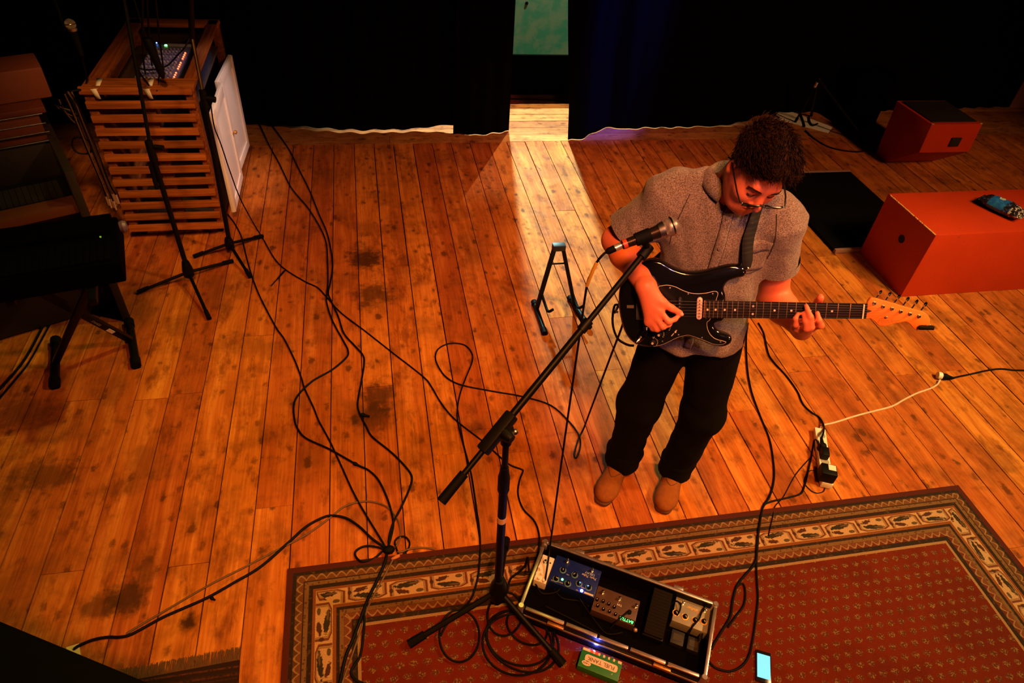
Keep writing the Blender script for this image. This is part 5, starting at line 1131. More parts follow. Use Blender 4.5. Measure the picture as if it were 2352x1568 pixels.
# arms
shR, elR, wrR = L(-.232, -.01, 1.345), L(-.366, -.03, 1.150), L(-.262, .195, 1.142)
shL, elL, wrL = L(.112, .01, 1.335), L(.196, -.035, 1.015), GO+G1*-.146+G2*-.088+G3*-.105
B.cap(shR, .052, elR, .046, .03); B.cap(elR, .044, elR+(wrR-elR)*.3, .0465, .03); B.cap(elR+(wrR-elR)*.3, .0465, wrR, .0300, .03, sq=(G3, .85))
B.cap(shL, .053, elL, .049, .03); B.cap(elL, .047, elL+(wrL-elL)*.35, .047, .03); B.cap(elL+(wrL-elL)*.35, .047, wrL, .0310, .03)
# hands
def hand(wr, palm, fingers, rads, kk=.006, pr=.0165):
    for a, b, r0, r1 in palm: B.cap(a, r0, b, r1, .014)
    for ch, r in zip(fingers, rads):
        for i in range(len(ch)-1):
            t0, t1 = 1-.13*i, 1-.13*(i+1); B.cap(ch[i], r*t0*1.04, ch[i+1], r*t1*1.04, kk if i else .008)
gf = lambda pts: [G(*p) for p in pts]
LF = [gf([(-.134, -.060, -.034), (-.117, -.043, .010), (-.126, -.024, .019), (-.131, -.003, .011)]), gf([(-.148, -.066, -.030), (-.146, -.047, .016), (-.152, -.013, .025), (-.164, .018, .011)]),
      gf([(-.164, -.066, -.030), (-.158, -.053, .013), (-.165, -.027, .022), (-.170, -.005, .010)]), gf([(-.178, -.062, -.033), (-.188, -.043, .004), (-.192, -.021, .014), (-.185, -.006, .010)])]
hand(wrL, [(wrL, c[0], .026, .0125) for c in LF]+[(LF[0][0], LF[3][0], .0125, .0115)], LF, (.0113, .0116, .0110, .0098))
LT = gf([(-.140, -.070, -.085), (-.124, -.012, -.064), (-.119, .018, -.046), (-.118, .036, -.022)])
B.cap(LT[0], .019, LT[1], .0145, .014); B.cap(LT[1], .0125, LT[2], .0115, .008); B.cap(LT[2], .0120, LT[3], .0112, .006)
RF_ = [gf([(-.598, .008, .047), (-.568, -.027, .052), (-.549, -.022, .040), (-.535, -.012, .026)]), gf([(-.610, -.009, .046), (-.586, -.045, .048), (-.566, -.041, .033), (-.556, -.028, .022)]),
       gf([(-.621, -.023, .041), (-.603, -.056, .040), (-.587, -.055, .025), (-.580, -.041, .018)]), gf([(-.630, -.034, .034), (-.616, -.058, .031), (-.603, -.058, .020), (-.597, -.046, .016)])]
hand(wrR, [(wrR, c[0], .0255, .0120) for c in RF_]+[(RF_[0][0], RF_[3][0], .0120, .0110)], RF_, (.0100, .0102, .0096, .0084))
RT = gf([(-.622, .050, .036), (-.588, .033, .046), (-.560, .013, .041), (-.533, -.005, .027)])
B.cap(wrR, .024, RT[1], .0140, .014); B.cap(RT[1], .0125, RT[2], .0112, .008); B.cap(RT[2], .0112, RT[3], .0090, .006)
s = NT('skin'); tc = s.n('TexCoord').outputs['Object']; f = s.noise(tc, 22, 4); s.bump(s.noise(tc, 420, 2), .12, .001)
s.p.inputs['Subsurface Weight'].default_value = .12; s.p.inputs['Subsurface Radius'].default_value = (.012, .004, .002)
hd = s.n('VectorMath', {0: tc, 1: tuple(HD(0, .075, -.095))}, operation='DISTANCE').outputs['Value']; stub = s.mul(s.step(hd, .030, .062, .5, 0), s.step(s.noise(tc, 700, 1), .42, .58))
M_SKIN = s.done(s.mix(stub, s.mix(f, (.66, .150, .060), (.82, .22, .10)), (.16, .075, .045)), .48, 0, .4)
V, Q = B.mesh(1); lobj('body', V, Q, M_SKIN, per)
# nails on the visible finger tips
for nm, ch, w in [('fingernail', c, .0058) for c in (RT, LT)]:
    t = (ch[-1]-ch[-2]); t /= np.linalg.norm(t); outw = G3 if ch is RT else G2; n = outw-t*(outw@t); n /= np.linalg.norm(n); sd = np.cross(t, n)
    c = ch[-1]+n*.0086+t*.002; mb = MB(); R = Matrix((Vector(sd), Vector(t), Vector(n))).transposed(); mb.sphere(LW(c), 1.0, 10, 6, 0, (w, .0068, .0016), PW_.to_3x3() @ R); obj('fingernail', mb, pm('nail', (.62, .36, .28), .3), per)
# ---- shirt
S = SDF((-.46, -.22, .80), (.30, .22, 1.56), .0055)
S.ell(L(-.06, -.002, 1.26), (.182, .112, .18), k=.05); S.ell(L(-.045, .008, 1.04), (.172, .108, .24), k=.06); S.ell(L(-.032, .015, .86), (.178, .124, .16), k=.05)
S.cap(L(-.215, -.01, 1.372), .060, L(.095, .0, 1.358), .058, .05); S.cap(L(-.115, -.015, 1.412), .052, L(-.01, -.015, 1.41), .050, .05)
S.cap(shR, .074, shR+(elR-shR)*.78, .073, .04, flat=True); S.cap(shR+L(.02, 0, .01), .074, shR, .074, .04); S.cap(shL, .072, shL+(elL-shL)*.56, .068, .04, flat=True); S.cap(shL+L(-.02, 0, .01), .070, shL, .072, .04)
S.cut(L(0, 0, .838), (0.10, 0, -1)); S.cut(L(0, 0, 1.448), (0, -.25, 1))
S.cap(NB+L(0, .01, .12), .058, NB+L(0, .02, .02), .056, .006, sub=True)
V, Q = S.mesh(1); N = normals(V, Q)
disp = np.array([.0105*mnoise.noise(Vector((v[0]*10, v[1]*10, v[2]*5+.7*v[0]*8)))-.007*abs(mnoise.noise(Vector((v[0]*13+v[2]*6, v[1]*8, v[2]*11-v[0]*7))))+.0062*mnoise.noise(Vector((v[0]*22+v[2]*9, v[1]*22, v[2]*8)))+.005*math.sin(v[2]*52+v[0]*34+5*mnoise.noise(Vector((v[0]*6, v[1]*6, v[2]*4))))*max(0, min(1, (1.15-v[2])*4)) for v in V])
V = V+N*disp[:, None]
s = NT('shirt_heather'); tc = s.n('TexCoord').outputs['Object']; f = s.noise(tc, 320, 3, .7); f2 = s.noise(tc, 8, 3); s.bump(f, .35, .0015)
s.p.inputs['Sheen Weight'].default_value = .15
M_SHIRT = s.done(s.mix(s.step(f, .38, .62), (.10, .070, .055), (.30, .25, .21)), .9, 0, .15)
shirt = lobj('shirt', V, Q, M_SHIRT, per)
bvh = BVHTree.FromPolygons([Vector(v) for v in V], [tuple(int(i) for i in q) for q in Q])
def fr(x, z, off=.002):
    h = bvh.ray_cast(Vector((x, -.6, z)), Vector((0, 1, 0)))
    return (Vector(h[0])+Vector(h[1])*off) if h[0] else Vector((x, -.1, z))
def patch(name, poly, mat, parent, off=.003, solid=.003):     # rows of (x, z) pairs draped over the shirt front
    mb = MB(); rows = [[PW_ @ fr(x, z, off) for x, z in r] for r in poly]; n = len(rows[0]); vs = [v for r in rows for v in r]
    mb.add(vs, [(i*n+j, i*n+j+1, (i+1)*n+j+1, (i+1)*n+j) for i in range(len(rows)-1) for j in range(n-1)]); return obj(name, mb, mat, parent, smooth=180, solid=solid)
patch('button_placket', [[(-.066+a+.012*t*0, 1.40-t*.53) for a in (-.013, -.004, .005, .013)] for t in [i/30 for i in range(31)]], M_SHIRT, shirt)
for k in range(6):
    p = fr(-.066, 1.36-k*.088, .006); mb = MB(); mb.lathe(PW_ @ p, PW_.to_3x3() @ Vector((0, -1, .1)), [(0, .0055), (.002, .0055), (.0025, .003)], 12); obj('button', mb, pm('grey_button', (.16, .13, .12), .4), shirt)
patch('chest_pocket', [[(.005+.085*u, 1.285-.095*t) for u in [i/8 for i in range(9)]] for t in [i/8 for i in range(9)]], M_SHIRT, shirt, .003, .003)
patch('pocket_flap', [[(.003+.089*u, 1.300-(.032+.014*(1-abs(2*u-1)))*t) for u in [i/8 for i in range(9)]] for t in [i/3 for i in range(4)]], M_SHIRT, shirt, .0055, .003)
M_SEAM = pm('shirt_seam', (.030, .020, .016), .9)
def seam(pts, par): mb = MB(); mb.tube([PW_ @ fr(x, z, .0035) for x, z in pts], .0011, 5); return obj('seam', mb, M_SEAM, par)
for a in (-.0135, .0135): seam([(-.066+a, 1.395-t*.018) for t in range(30)], shirt)
seam([(.005+.0106*i, 1.190-.012*(1-abs(2*i/8-1))) for i in range(9)], shirt)
for x in (.005, .090): seam([(x, 1.285-.0119*i) for i in range(9)], shirt)
seam([(.003+.011*i, 1.268-.014*(1-abs(2*i/8-1))) for i in range(9)], shirt)
seam([(-.185-.022*math.sin(i*.17), 1.40-.014*i) for i in range(13)], shirt); seam([(.075+.022*math.sin(i*.17), 1.385-.014*i) for i in range(12)], shirt)
# collar
M_COLL = pm('collar_inside', (.13, .095, .080), .9); mb = MB(); vs = []; n = 40; rings = [(.0, .058, .006), (.028, .062, .010), (.034, .068, .011), (.008, .084, .006), (-.010, .094, .0)]
for dz, r, fw in rings:
    for i in range(n+1):
        a = math.radians(25)+math.radians(310)*i/n; x, d = math.sin(a), math.cos(a)
        drop = .030*max(0, d)**2 if dz < .02 else .012*max(0, d)
        p = NB+L(x*r*1.08, d*r+fw+.01, .038+dz-drop); vs.append(LW(p))
mb.add(vs, [(j*(n+1)+i, j*(n+1)+i+1, (j+1)*(n+1)+i+1, (j+1)*(n+1)+i) for j in range(len(rings)-1) for i in range(n)]); obj('collar', mb, M_SHIRT, shirt, smooth=180, solid=.0025)
for c0, c1, r in ((shR, shR+(elR-shR)*.78, .0735), (shL, shL+(elL-shL)*.56, .0685)):
    d = (c1-c0); d /= np.linalg.norm(d); mb = MB(); W0 = LW(c1-d*.028); W1 = LW(c1); dw = (W1-W0).normalized(); u_ = dw.orthogonal().normalized(); w_ = dw.cross(u_)
    vs = []
    for p, rr_ in ((W0, r+.003), (W1+dw*.002, r+.0035), (W1+dw*.002, r-.012)):
        for i in range(32): t = 2*math.pi*i/32; vs.append(p+(u_*math.cos(t)+w_*math.sin(t))*rr_)
    mb.add(vs, [(j*32+i, j*32+(i+1) % 32, (j+1)*32+(i+1) % 32, (j+1)*32+i) for j in range(2) for i in range(32)]); obj('sleeve_cuff', mb, M_SHIRT, shirt, smooth=60)
# ---- trousers
T_ = SDF((-.28, -.18, .03), (.20, .18, 1.0), .006)
T_.ell(L(-.034, 0, .88), (.166, .113, .13), k=.05)
for hx, kx, ax in ((-.113, -.150, -.150), (.048, .095, .080)):
    T_.cap(L(hx, 0, .84), .096, L(kx, .028, .47), .082, .03); T_.cap(L(kx, .028, .47), .080, L(ax, .0, .12), .067, .04); T_.cap(L(ax, .0, .150), .0765, L(ax, .003, .060), .0745, .008, flat=True)
T_.cut(L(0, 0, .96), (0, 0, 1))
V, Q = T_.mesh(1); N = normals(V, Q)
disp = np.array([.007*mnoise.noise(Vector((v[0]*7, v[1]*7, v[2]*6)))+.006*mnoise.noise(Vector((v[0]*14, v[1]*14, v[2]*17)))*(1 if v[2] < .55 else .5) for v in V]); V = V+N*disp[:, None]
s = NT('black_denim'); tc = s.n('TexCoord').outputs['Object']; f = s.noise(tc, 300, 2); s.bump(f, .3, .001)
M_TROU = s.done(s.mix(f, (.0022, .0020, .0022), (.0050, .0046, .0048)), .95, 0, .08)
lobj('trousers', V, Q, M_TROU, per)
# ---- shoes
M_SUEDE = pm('tan_suede', (.25, .078, .018), .95, 0, .28, 60, .08, .5); M_SOLE = pm('crepe_sole', (.085, .026, .008), .8)
for heel, toe in ((L(-.135, -.065, 0), L(-.222, .205, 0)), (L(.095, -.065, 0), L(.036, .190, 0))):
    d = toe-heel; Ln = np.linalg.norm(d); d /= Ln; sd = np.cross(d, V3(0, 0, 1)); sh = SDF(np.minimum(heel, toe)-V3(.08, .08, .0), np.maximum(heel, toe)+V3(.08, .08, .16), .005)
    P = lambda t, s_, z: heel+d*(t*Ln)+sd*s_+V3(0, 0, z)
    sh.ell(P(.16, 0, .045), (.036, .040, .040), [sd, d, V3(0, 0, 1)], .03); sh.cap(P(.2, 0, .045), .038, P(.72, 0, .034), .040, .03, sq=((0, 0, 1), .85)); sh.ell(P(.78, 0, .030), (.047, .062, .034), [sd, d, V3(0, 0, 1)], .03)
    sh.cap(P(.26, 0, .05), .042, P(.24, 0, .115), .041, .03); sh.cap(P(.30, 0, .075), .034, P(.62, 0, .045), .034, .03); sh.cut(V3(0, 0, .016), (0, 0, -1)); sh.cut(V3(0, 0, .118), (0, 0, 1))
    V, Q = sh.mesh(1); shoe = lobj('shoe', V, Q, M_SUEDE, per, 'tan suede desert shoe')
    out = []
    for i in range(40):
        a = 2*math.pi*i/40; t = .5-.5*math.cos(a); w = (.040+.010*math.sin(min(t*1.25, 1)*math.pi*.75))*(math.sin(a))
        w = (1 if math.sin(a) > 0 else -1)*abs(math.sin(a))**.6*(.036+.015*t); out.append((t*Ln*1.03-.004, w))
    mb = MB(); o_ = LW(heel); R3 = PW_.to_3x3(); mb.prism(out, o_, R3 @ Vector(d), R3 @ Vector(sd), (R3 @ Vector(d)).cross(R3 @ Vector(sd))*(1 if (np.cross(d, sd)[2] > 0) else -1), .002, .019, round_=.003); obj('sole', mb, M_SOLE, shoe)
    mb = MB()
    for k in range(3):
        t = .44+.07*k; mb.tube(spline([LW(P(t, -.024, .086-.016*k)), LW(P(t+.01, 0, .102-.016*k)), LW(P(t, .024, .086-.016*k))], 5), .0022, 6)
    obj('laces', mb, M_SOLE, shoe)
    sb = BVHTree.FromPolygons([Vector(v) for v in V], [tuple(int(i) for i in q) for q in Q]); pts = []
    for i in range(25):
        a = math.pi*i/24; q = P(.60+.05*math.sin(a)**2-.30*abs(math.cos(a))**1.6, .048*math.cos(a), .2); h_ = sb.ray_cast(Vector(q), Vector((0, 0, -1)))
        if h_[0]: pts.append(PW_ @ (h_[0]+h_[1]*.0008))
    if len(pts) > 4: mb = MB(); mb.tube(pts, .0016, 5); obj('vamp_seam', mb, M_SOLE, shoe)
# ---- hair
H = SDF(HC-.17, HC+.17, .0045)
H.ell(HD(0, -.014, .042), np.array((.0835, .104, .094))*HS, HA, .02); H.ell(HD(0, .035, .090), np.array((.060, .055, .045))*HS, HA, .03)
H.cut(HD(0, .066, .072), HF*.66-HU*.75); H.cut(HD(0, 0, -.052), -HU)
for sx in (-1, 1): H.cut(HD(0, .058, .03), HF*.93-HU*.36)
V, Q = H.mesh(1); N = normals(V, Q)
V = V+N*np.array([.006*mnoise.noise(Vector(tuple(v*38)))+.003*mnoise.noise(Vector(tuple(v*90))) for v in V])[:, None]
s = NT('dark_brown_hair'); tc = s.n('TexCoord').outputs['Object']; f = s.noise(tc, 90, 4, .7); s.bump(f, .6, .004)
M_HAIR = s.done(s.mix(s.step(f, .35, .7), (.007, .003, .0015), (.042, .015, .005)), .65, 0, .12)
hair = lobj('hair', V, Q, M_HAIR, per)
mb = MB(); pick = rng.choice(len(V), 5200)
R3 = PW_.to_3x3()
for i in pick:
    p, n = V[i], N[i]
    if (p-HC)@HU < -.03*HS and n@HU < -.5: continue
    rel = p-HC
    swirl = HF*.75+HL*(.35*math.sin(9*rel[0]*7+3))+HU*.1; t = swirl-n*(swirl@n); t = t/max(np.linalg.norm(t), 1e-6)
    if (rel@HU)/HS < .02: t = -HU*.8+HF*.1; t = t-n*(t@n); t = t/max(np.linalg.norm(t), 1e-6)
    t = t+rng.normal(0, .25, 3); t /= np.linalg.norm(t); ln = rng.uniform(.016, .036)*(1.15 if rel@HU > .03 else .6)
    lift = n*rng.uniform(.05, .30)
    P = [p-n*.002, p+t*ln*.5+lift*ln*.7, p+t*ln+lift*ln*.55]
    mb.tube([LW(q) for q in P], [.0011, .0009, .0002], 3)
obj('hair_strands', mb, M_HAIR, hair, kind='stuff', smooth=180)
for sx in (-1, 1):
    mb = MB(); P = [HD(sx*.016, .094, .020), HD(sx*.030, .096, .026), HD(sx*.044, .086, .025), HD(sx*.054, .074, .017)]; mb.tube([LW(q) for q in spline(P, 5)], [.0028]*8+[.0022]*8, 6); obj('eyebrow', mb, M_HAIR, per)
    mb = MB(); P = [HD(sx*.020, .086, -.006), HD(sx*.032, .0895, -.009), HD(sx*.045, .083, -.005)]; mb.tube([LW(q) for q in spline(P, 5)], .0014, 5); obj('eyelashes', mb, M_HAIR, per)
mb = MB(); P = [HD(-.022, .088, -.0725), HD(0, .0935, -.0722), HD(.022, .088, -.0725)]; mb.tube([LW(q) for q in spline(P, 5)], .0022, 6); obj('lips', mb, pm('lip', (.36, .13, .10), .5), per)
# ---- spectacles
gl = thing('spectacles', 'thin dark framed spectacles on the face of the guitarist', 'glasses', LW(HD(0, .12, -.006)))
M_GF = pm('dark_frame', (.012, .011, .012), .25, .3); lens = NT('lens_glass'); lens.p.inputs['Transmission Weight'].default_value = 1.0; lens.p.inputs['IOR'].default_value = 1.03
tcl = lens.n('TexCoord').outputs['Object']; lens.done(lens.mix(lens.noise(tcl, 10, 2), (.97, .97, .98), (1, 1, 1)), .02)
GY = .122; tiltg = .10
for sx in (-1, 1):
    loop = [(sx*(.0345+.0265*math.copysign(abs(math.cos(a))**.4, math.cos(a))), GY-.003*abs(math.cos(a))+.0070*math.sin(a), -.009+.0150*math.copysign(abs(math.sin(a))**.45, math.sin(a))) for a in [i*2*math.pi/32 for i in range(32)]]
    mb = MB(); mb.tube([LW(HD(*p)) for p in loop], [.0026 if p[2] > -.010 else .0013 for p in loop], 6, closed=True); rim = obj('lens_rim', mb, M_GF, gl)
    mb = MB(); mb.add([LW(HD(p[0], p[1]+dz, p[2])) for dz in (.0006, -.0006) for p in loop], [tuple(range(32)), tuple(range(63, 31, -1))]+[(i, (i+1) % 32, 32+(i+1) % 32, 32+i) for i in range(32)]); obj('lens', mb, lens.mat, rim, smooth=30)
    mb = MB(); mb.tube([LW(HD(*p)) for p in ((sx*.0605, GY-.001, -.004), (sx*.074, GY-.006, -.003), (sx*.080, .085, -.001), (sx*.083, .02, .0), (sx*.080, -.025, -.004), (sx*.078, -.045, -.022))], .0024, 6); obj('temple', mb, M_GF, gl)
    mb = MB(); q = LW(HD(sx*.068, GY-.003, -.003)); mb.sphere(q, .0022, 8, 6); obj('hinge', mb, CHROME, gl)
mb = MB(); mb.tube([LW(HD(*p)) for p in ((-.009, GY+.001, -.004), (-.004, GY+.004, -.001), (.004, GY+.004, -.001), (.009, GY+.001, -.004))], .0018, 6); obj('bridge', mb, M_GF, gl)

# ================================================================== electric guitar
def GW(x, y, z=0.0): return LW(G(x, y, z))
R3 = PW_.to_3x3(); gx_, gy_, gz_ = R3 @ Vector(G1), R3 @ Vector(G2), R3 @ Vector(G3); RGt = Matrix((gx_, gy_, gz_)).transposed()
gt = thing('electric_guitar', 'glossy black electric guitar with maple headstock held by the guitarist', 'guitar', GW(-.5, 0, -.03))
def smooth_poly(pts, per=4):
    P = [Vector((x, y, 0)) for x, y in pts]; n = len(P); out = []
    for i in range(n):
        a, b, c, d = P[i-1], P[i], P[(i+1) % n], P[(i+2) % n]
        for k in range(per):
            t = k/per; q = .5*((2*b)+(c-a)*t+(2*a-5*b+4*c-d)*t*t+(3*b-a-3*c+d)*t*t*t); out.append((q.x, q.y))
    return out
body_o = [(-.726, .024), (-.721, .068), (-.701, .107), (-.664, .140), (-.631, .156), (-.594, .152), (-.557, .131), (-.52, .118), (-.479, .118), (-.434, .129), (-.391, .140), (-.355, .136), (-.338, .117), (-.346, .101), (-.366, .096), (-.392, .084), (-.402, .062), (-.395, .034),
          (-.396, -.034), (-.425, -.050), (-.410, -.074), (-.385, -.084), (-.370, -.096), (-.374, -.115), (-.399, -.126), (-.437, -.119), (-.475, -.103), (-.513, -.096), (-.55, -.107), (-.587, -.123), (-.621, -.132), (-.659, -.128), (-.689, -.108), (-.709, -.073), (-.721, -.027)]
M_GLOSS = pm('gloss_black_lacquer', (.004, .004, .005), .10, 0, .1, 20, .5, 0, .6)
mb = MB(); mb.prism(smooth_poly(body_o), GW(0, 0, 0), gx_, gy_, gz_, -.056, -.012, round_=.011); obj('guitar_body', mb, M_GLOSS, gt, smooth=50)
pg = [(-.603, .064), (-.589, .073), (-.572, .075), (-.548, .069), (-.528, .059), (-.502, .05), (-.477, .048), (-.452, .051), (-.434, .056), (-.424, .055), (-.42, .048), (-.424, .031), (-.438, -.030), (-.449, -.044), (-.446, -.066), (-.436, -.085), (-.42, -.098), (-.395, -.105), (-.388, -.109), (-.403, -.116), (-.428, -.114), (-.454, -.103), (-.497, -.088), (-.514, -.088), (-.54, -.096), (-.574, -.115), (-.598, -.124), (-.615, -.126), (-.622, -.116), (-.612, -.098), (-.600, -.065), (-.606, 0.0)]
pgs = smooth_poly(pg, 3); mb = MB(); mb.prism(pgs, GW(0, 0, 0), gx_, gy_, gz_, -.0122, -.0104); gd = obj('pick_guard', mb, pm('black_guard', (.006, .006, .006), .22), gt, smooth=30)
mb = MB(); mb.tube([GW(x, y, -.0112) for x, y in pgs], .00095, 5, closed=True); obj('white_edge', mb, pm('cream_edge', (.62, .50, .38), .4), gd)
for x, y in ((-.566, .066), (-.510, .047), (-.436, .048), (-.60, .03), (-.452, -.03), (-.405, -.108), (-.462, -.095), (-.535, -.087), (-.585, -.110)):
    mb = MB(); mb.lathe(GW(x, y, -.0106), gz_, [(0, .003), (.001, .0028), (.0014, .001)], 10); obj('screw', mb, STEEL, gd)
for x, m, a in ((-.474, pm('cream_pickup', (.66, .46, .36), .4), 0), (-.535, BLACK, 0), (-.603, BLACK, .13)):
    mb = MB(); mb.prism(rr(0, 0, .017, .072, .0084), GW(x, .002, 0), gx_*math.cos(a)+gy_*math.sin(a), gy_*math.cos(a)-gx_*math.sin(a), gz_, -.011, -.0045, round_=.0015); pu = obj('pickup', mb, m, gt, label='cream pickup cover' if x > -.5 else None)
    mb = MB()
    for k in range(6): mb.cyl(GW(x, .002-.026+k*.0104, -.0048), GW(x, .002-.026+k*.0104, -.0036), .0024, None, 10)
    obj('pole_piece', mb, STEEL if m == BLACK else pm('dull_pole', (.25, .18, .15), .4, .6), pu)
mb = MB(); mb.bbox(GW(-.655, .002, -.008), (.030, .080, .008), .002, RGt); br = obj('bridge_plate', mb, STEEL, gt)
for k in range(6): mb = MB(); mb.bbox(GW(-.650, .002-.026+k*.0104, -.003), (.016, .009, .005), .001, RGt); obj('saddle', mb, CHROME, br)
for x, y in ((-.597, -.085), (-.616, -.113), (-.578, -.062)):
    mb = MB(); mb.lathe(GW(x, y, -.0104), gz_, [(0, .0125), (.006, .0105), (.013, .0095), (.0145, .006)], 20); k_ = obj('control_knob', mb, BLACK, gt)
    mb = MB(); mb.cyl(GW(x, y, .0040), GW(x, y, .0046), .0040, None, 12); obj('knob_cap', mb, pm('knob_mark', (.42, .34, .24), .5), k_)
    mb = MB()
    for k in range(8): a = -.6+k*.3; mb.box(GW(x+.0165*math.cos(a), y+.0165*math.sin(a), -.0102), (.0035, .0014, .0006), RGt @ Matrix.Rotation(a, 3, 'Z'))
    obj('scale_marks', mb, pm('knob_mark', (.42, .34, .24), .5), k_)
mb = MB(); mb.box(GW(-.549, -.081, -.0102), (.026, .003, .0008), RGt @ Matrix.Rotation(.9, 3, 'Z')); mb.cyl(GW(-.546, -.077, -.010), GW(-.545, -.075, -.001), .0022, .003, 8); obj('pickup_switch', mb, pm('switch_tip', (.45, .36, .25), .4), gt)
# jack dish, plug
M_DISH = pm('dark_dish_chrome', (.55, .38, .28), .12, 1.0); mb = MB(); mb.sphere(GW(-.650, -.090, -.012), 1, 18, 10, 0, (.030, .013, .006), RGt @ Matrix.Rotation(1.05, 3, 'Z')); obj('jack_dish', mb, M_DISH, gt)
j0, j1 = GW(-.654, -.096, -.008), GW(-.668, -.112, .004)
# neck, fretboard
def fx(n): return -.648*(1-2**(-n/12))
mb = MB(); hw0, hw1 = .0225, .0275; vs = []
for x, w in ((.012, hw0), (-.46, hw1)):
    vs += [GW(x, w, -.0075), GW(x, -w, -.0075), GW(x, -w*.85, -.018), GW(x, -w*.4, -.0245), GW(x, w*.4, -.0245), GW(x, w*.85, -.018)]
mb.add(vs, [(i, (i+1) % 6, 6+(i+1) % 6, 6+i) for i in range(6)]+[(5, 4, 3, 2, 1, 0), (6, 7, 8, 9, 10, 11)])
M_MAPLE = pm('amber_maple', (.70, .22, .045), .28, 0, .12, 14, .5, 0, .4); obj('neck', mb, M_MAPLE, gt, smooth=50)
mb = MB(); vs = []
for x, w in ((.011, hw0), (-.457, hw1)): vs += [GW(x, w, -.0075), GW(x, -w, -.0075), GW(x, -w, -.0022), GW(x, 0, -.0012), GW(x, w, -.0022)]
mb.add(vs, [(i, (i+1) % 5, 5+(i+1) % 5, 5+i) for i in range(5)]+[(4, 3, 2, 1, 0), (5, 6, 7, 8, 9)]); fb = obj('fretboard', mb, pm('rosewood', (.009, .004, .003), .6, 0, .3, 60, .15), gt, smooth=0)
M_FRET = pm('fret_wire', (.62, .44, .24), .25, .9)
for n in range(1, 22):
    x = fx(n); w = hw0+(hw1-hw0)*(-x/.457); mb = MB(); mb.tube([GW(x, w, -.0021), GW(x, w*.5, -.0012), GW(x, 0, -.0009), GW(x, -w*.5, -.0012), GW(x, -w, -.0021)], .0012, 6); obj('fret', mb, M_FRET, fb)
for n in (3, 5, 7, 9, 12, 15, 17, 19, 21):
    x = (fx(n)+fx(n-1))/2
    for y in ((0,) if n != 12 else (-.0125, .0125)):
        mb = MB(); mb.cyl(GW(x, y, -.0030), GW(x, y, -.0008 if y == 0 else -.0011), .0033, None, 14); obj('inlay_dot', mb, pm('pearl_dot', (.72, .56, .46), .35), fb)
mb = MB(); mb.bbox(GW(.0, 0, .0), (.0042, .044, .006), .0008, RGt); obj('nut', mb, pm('bone_nut', (.78, .68, .60), .4), gt)
hs = [(.011, .0225), (.015, .034), (.022, .041), (.043, .036), (.093, .021), (.143, .005), (.167, -.001), (.181, -.012), (.188, -.027), (.185, -.046), (.168, -.055), (.156, -.058), (.145, -.051), (.136, -.04), (.123, -.032), (.111, -.034), (.088, -.04), (.07, -.046), (.052, -.046), (.041, -.036), (.030, -.027), (.019, -.0225), (.011, -.0225)]
mb = MB(); mb.prism(smooth_poly(hs, 3), GW(0, 0, 0), gx_, gy_, gz_, -.0205, -.0075, round_=.0022); hd_ = obj('headstock', mb, pm('orange_maple', (.85, .21, .030), .4, 0, .12, 14, .2), gt, smooth=50)
mb = MB(); mb.prism([(.010, .005), (.018, .0042), (.026, 0), (.018, -.0042), (.010, -.005)], GW(0, 0, 0), gx_, gy_, gz_, -.0078, -.0068); obj('truss_plug', mb, pm('walnut_plug', (.03, .014, .008), .5), hd_, smooth=0)
tm = text_mb('Fender', .020, GW(.072, -.030, -.0074), gx_, gy_, .0004, shear=.35); obj('lettering', tm, pm('faded_logo', (.42, .13, .04), .4), hd_, smooth=0)
posts = [(.03, .024), (.055, .014), (.08, .008), (.105, .0), (.131, -.007), (.156, -.014)]
keys = [(.044, .050), (.070, .044), (.096, .037), (.121, .030), (.146, .022), (.171, .015)]
for (x, y), (a, b) in zip(posts, keys):
    mb = MB(); mb.lathe(GW(x, y, -.0076), gz_, [(0, .0055), (.002, .0055), (.003, .0036), (.008, .0036), (.009, .0028)], 14); t_ = obj('tuning_post', mb, CHROME, hd_)
    dv = (gx_*(a-x)+gy_*(b-y)).normalized(); e = GW(a, b, -.019); mb = MB(); mb.cyl(GW(x, y, -.019), e, .0022, None, 8); Rk = Matrix((dv, gz_, dv.cross(gz_))).transposed(); mb.sphere(e+dv*.004, 1, 12, 8, 0, (.0090, .0085, .0036), Rk); obj('tuning_key', mb, CHROME, t_)
mb = MB(); mb.lathe(GW(.066, -.018, -.0076), gz_, [(0, .0040), (.006, .0034), (.007, .002)], 12); obj('string_tree', mb, STEEL, hd_)
for k, (x, y) in enumerate(posts):
    y0, y1 = .0260-.0104*k+.002, .0175-.0070*k; mb = MB(); r = .00055-.00006*k; mb.tube([GW(-.650, y0, .0005), GW(0, y1, .0030), GW(x, y, -.001)], r, 5); obj('string', mb, STEEL, gt)
tq = GW(.172, -.046, .004); mb = MB(); mb.bbox(tq+gx_*.004, (.042, .013, .012), .004, RGt); tun = thing('clip_tuner', 'small black clip tuner on the guitar headstock tip', 'tuner', tq)
obj('tuner_body', mb, BLACK, tun); mb = MB(); mb.bbox(tq-gz_*.016, (.018, .010, .022), .002, RGt); obj('clip', mb, BLACK, tun); mb = MB(); mb.sphere(tq+gx_*.012+gy_*.008, .0025, 8, 6); obj('pivot', mb, CHROME, tun)
for x, y in ((-.727, -.019), (-.342, .118)): mb = MB(); mb.lathe(GW(x, y, -.030), -gx_ if x < -.5 else (gx_*.7+gy_*.7), [(0, .004), (.008, .0035), (.012, .0068), (.0145, .006)], 14); obj('strap_button', mb, CHROME, gt)
mb = MB(); mb.box(GW(-.688, .004, -.0118), (.022, .010, .0006), RGt); obj('serial_plate', mb, pm('plate_print', (.09, .07, .03), .5), gt)
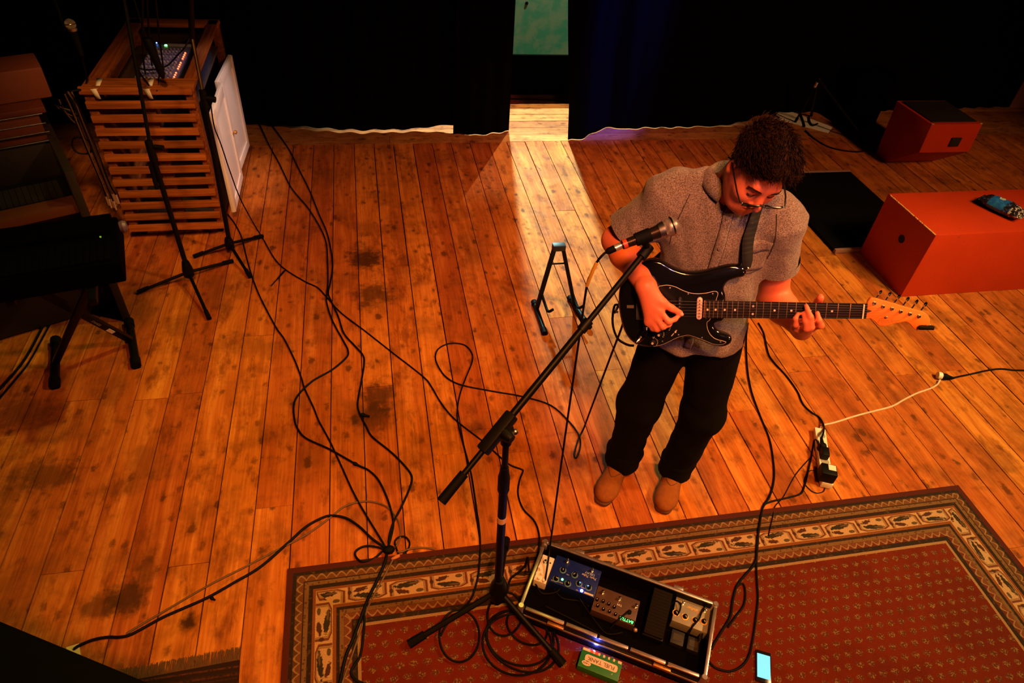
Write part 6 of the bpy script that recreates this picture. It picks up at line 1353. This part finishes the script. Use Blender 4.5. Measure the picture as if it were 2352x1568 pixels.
# strap over his left shoulder
M_STRAP = NT('woven_strap'); tc = M_STRAP.n('TexCoord').outputs['Object']; zz = M_STRAP.n('SeparateXYZ', {0: tc}).outputs[2]
M_STRAP = M_STRAP.done(M_STRAP.mix(M_STRAP.mul(M_STRAP.step(zz, .18, .20), M_STRAP.step(M_STRAP.math('SINE', M_STRAP.mul(zz, 420.0)), .1, .5)), (.004, .0045, .004), (.012, .013, .010)), .8)
P = [Vector(G(-.335, .124, -.028)), fr(.008, 1.300, .012), fr(.006, 1.345, .009), fr(.012, 1.385, .009), Vector(L(.020, .055, 1.425)), Vector(L(.024, .0, 1.440)), Vector(L(.020, -.06, 1.425)), Vector(L(-.01, -.125, 1.33)), Vector(L(-.09, -.140, 1.18)), Vector(L(-.20, -.115, 1.06)), Vector(L(-.285, .0, 1.01)), Vector(G(-.738, -.019, -.032))]
path = spline(P, 6); mb = MB(); vs = []; m_ = len(path)
for i, p in enumerate(path):
    t = (path[min(i+1, m_-1)]-path[max(i-1, 0)]).normalized(); cen = Vector(L(-.05, 0, p.z-.02)) if p.z > 1.30 else Vector(L(-.05, .02, p.z))
    nrm = (p-cen); nrm = (nrm-t*nrm.dot(t)).normalized(); sdv = t.cross(nrm); w = .0200*min(1, (.6+i/5), (.35+(m_-1-i)/5))
    vs += [PW_ @ (p+sdv*w), PW_ @ (p-sdv*w)]
mb.add(vs, [(2*i, 2*i+1, 2*i+3, 2*i+2) for i in range(m_-1)]); obj('strap', mb, M_STRAP, gt, smooth=180, solid=.003)
# guitar lead
gl_ = thing('guitar_lead', 'black guitar lead dropping from the guitar jack to a loop on the boards', 'cable', at(1060, 884))
mb = MB(); mb.lathe(j0, j1-j0, [(0, .0055), (.004, .0062), (.024, .0055), (.028, .0035)], 12); obj('jack_plug', mb, CHROME, gl_)
jd = (j1-j0).normalized(); q = j1+jd*.012
Q1 = at_depth(1440, 791, proj(j1)[2]+.01); Q2 = at_depth(1418, 776, proj(j1)[2]+.03); Q3 = at_depth(1407, 740, proj(j1)[2]+.07); Q4 = at_depth(1413, 700, proj(j1)[2]+.12)
Q5 = at_depth(1432, 715, proj(j1)[2]+.16); Q6 = at_depth(1430, 745, proj(j1)[2]+.18); F0 = at(1340, 985, .03)
run = [q, Q1, Q2, Q3, Q4, Q5, Q6]+[Q6.lerp(F0, t) for t in (.2, .4, .6, .8)]+[F0]+fpts([(1328, 1010), (1319, 1042.5), (1324, 1051), (1333, 1024), (1330, 1000, .006), (1310, 971), (1266, 931), (1203, 911), (1130, 898), (1060, 884), (1025, 866), (1006, 840), (1000, 819), (1006, 802), (1024, 791), (1047, 788), (1070, 794), (1084, 812), (1084, 832), (1072, 862, .007), (1058, 900), (1051, 935), (1052, 970, .008), (1069, 1038), (1083, 1092), (1096, 1180)], .0040)
mb = MB(); mb.tube(spline(run, 5), .0040, 8); obj('cord', mb, M_CABLE, gl_)
# cable hanging from the stand clutch in front of the white doors
cable('thin black cable hanging from the stand clutch past the white doors', [c2s+Vector((.03, -.01, -.01)), at(492, 290, .72), at(507, 330, .62), at(527, 390, .44), at(550, 452, .22), at(575, 500, .06), at(592, 529, .005), at(609, 556, .005)], .0035)
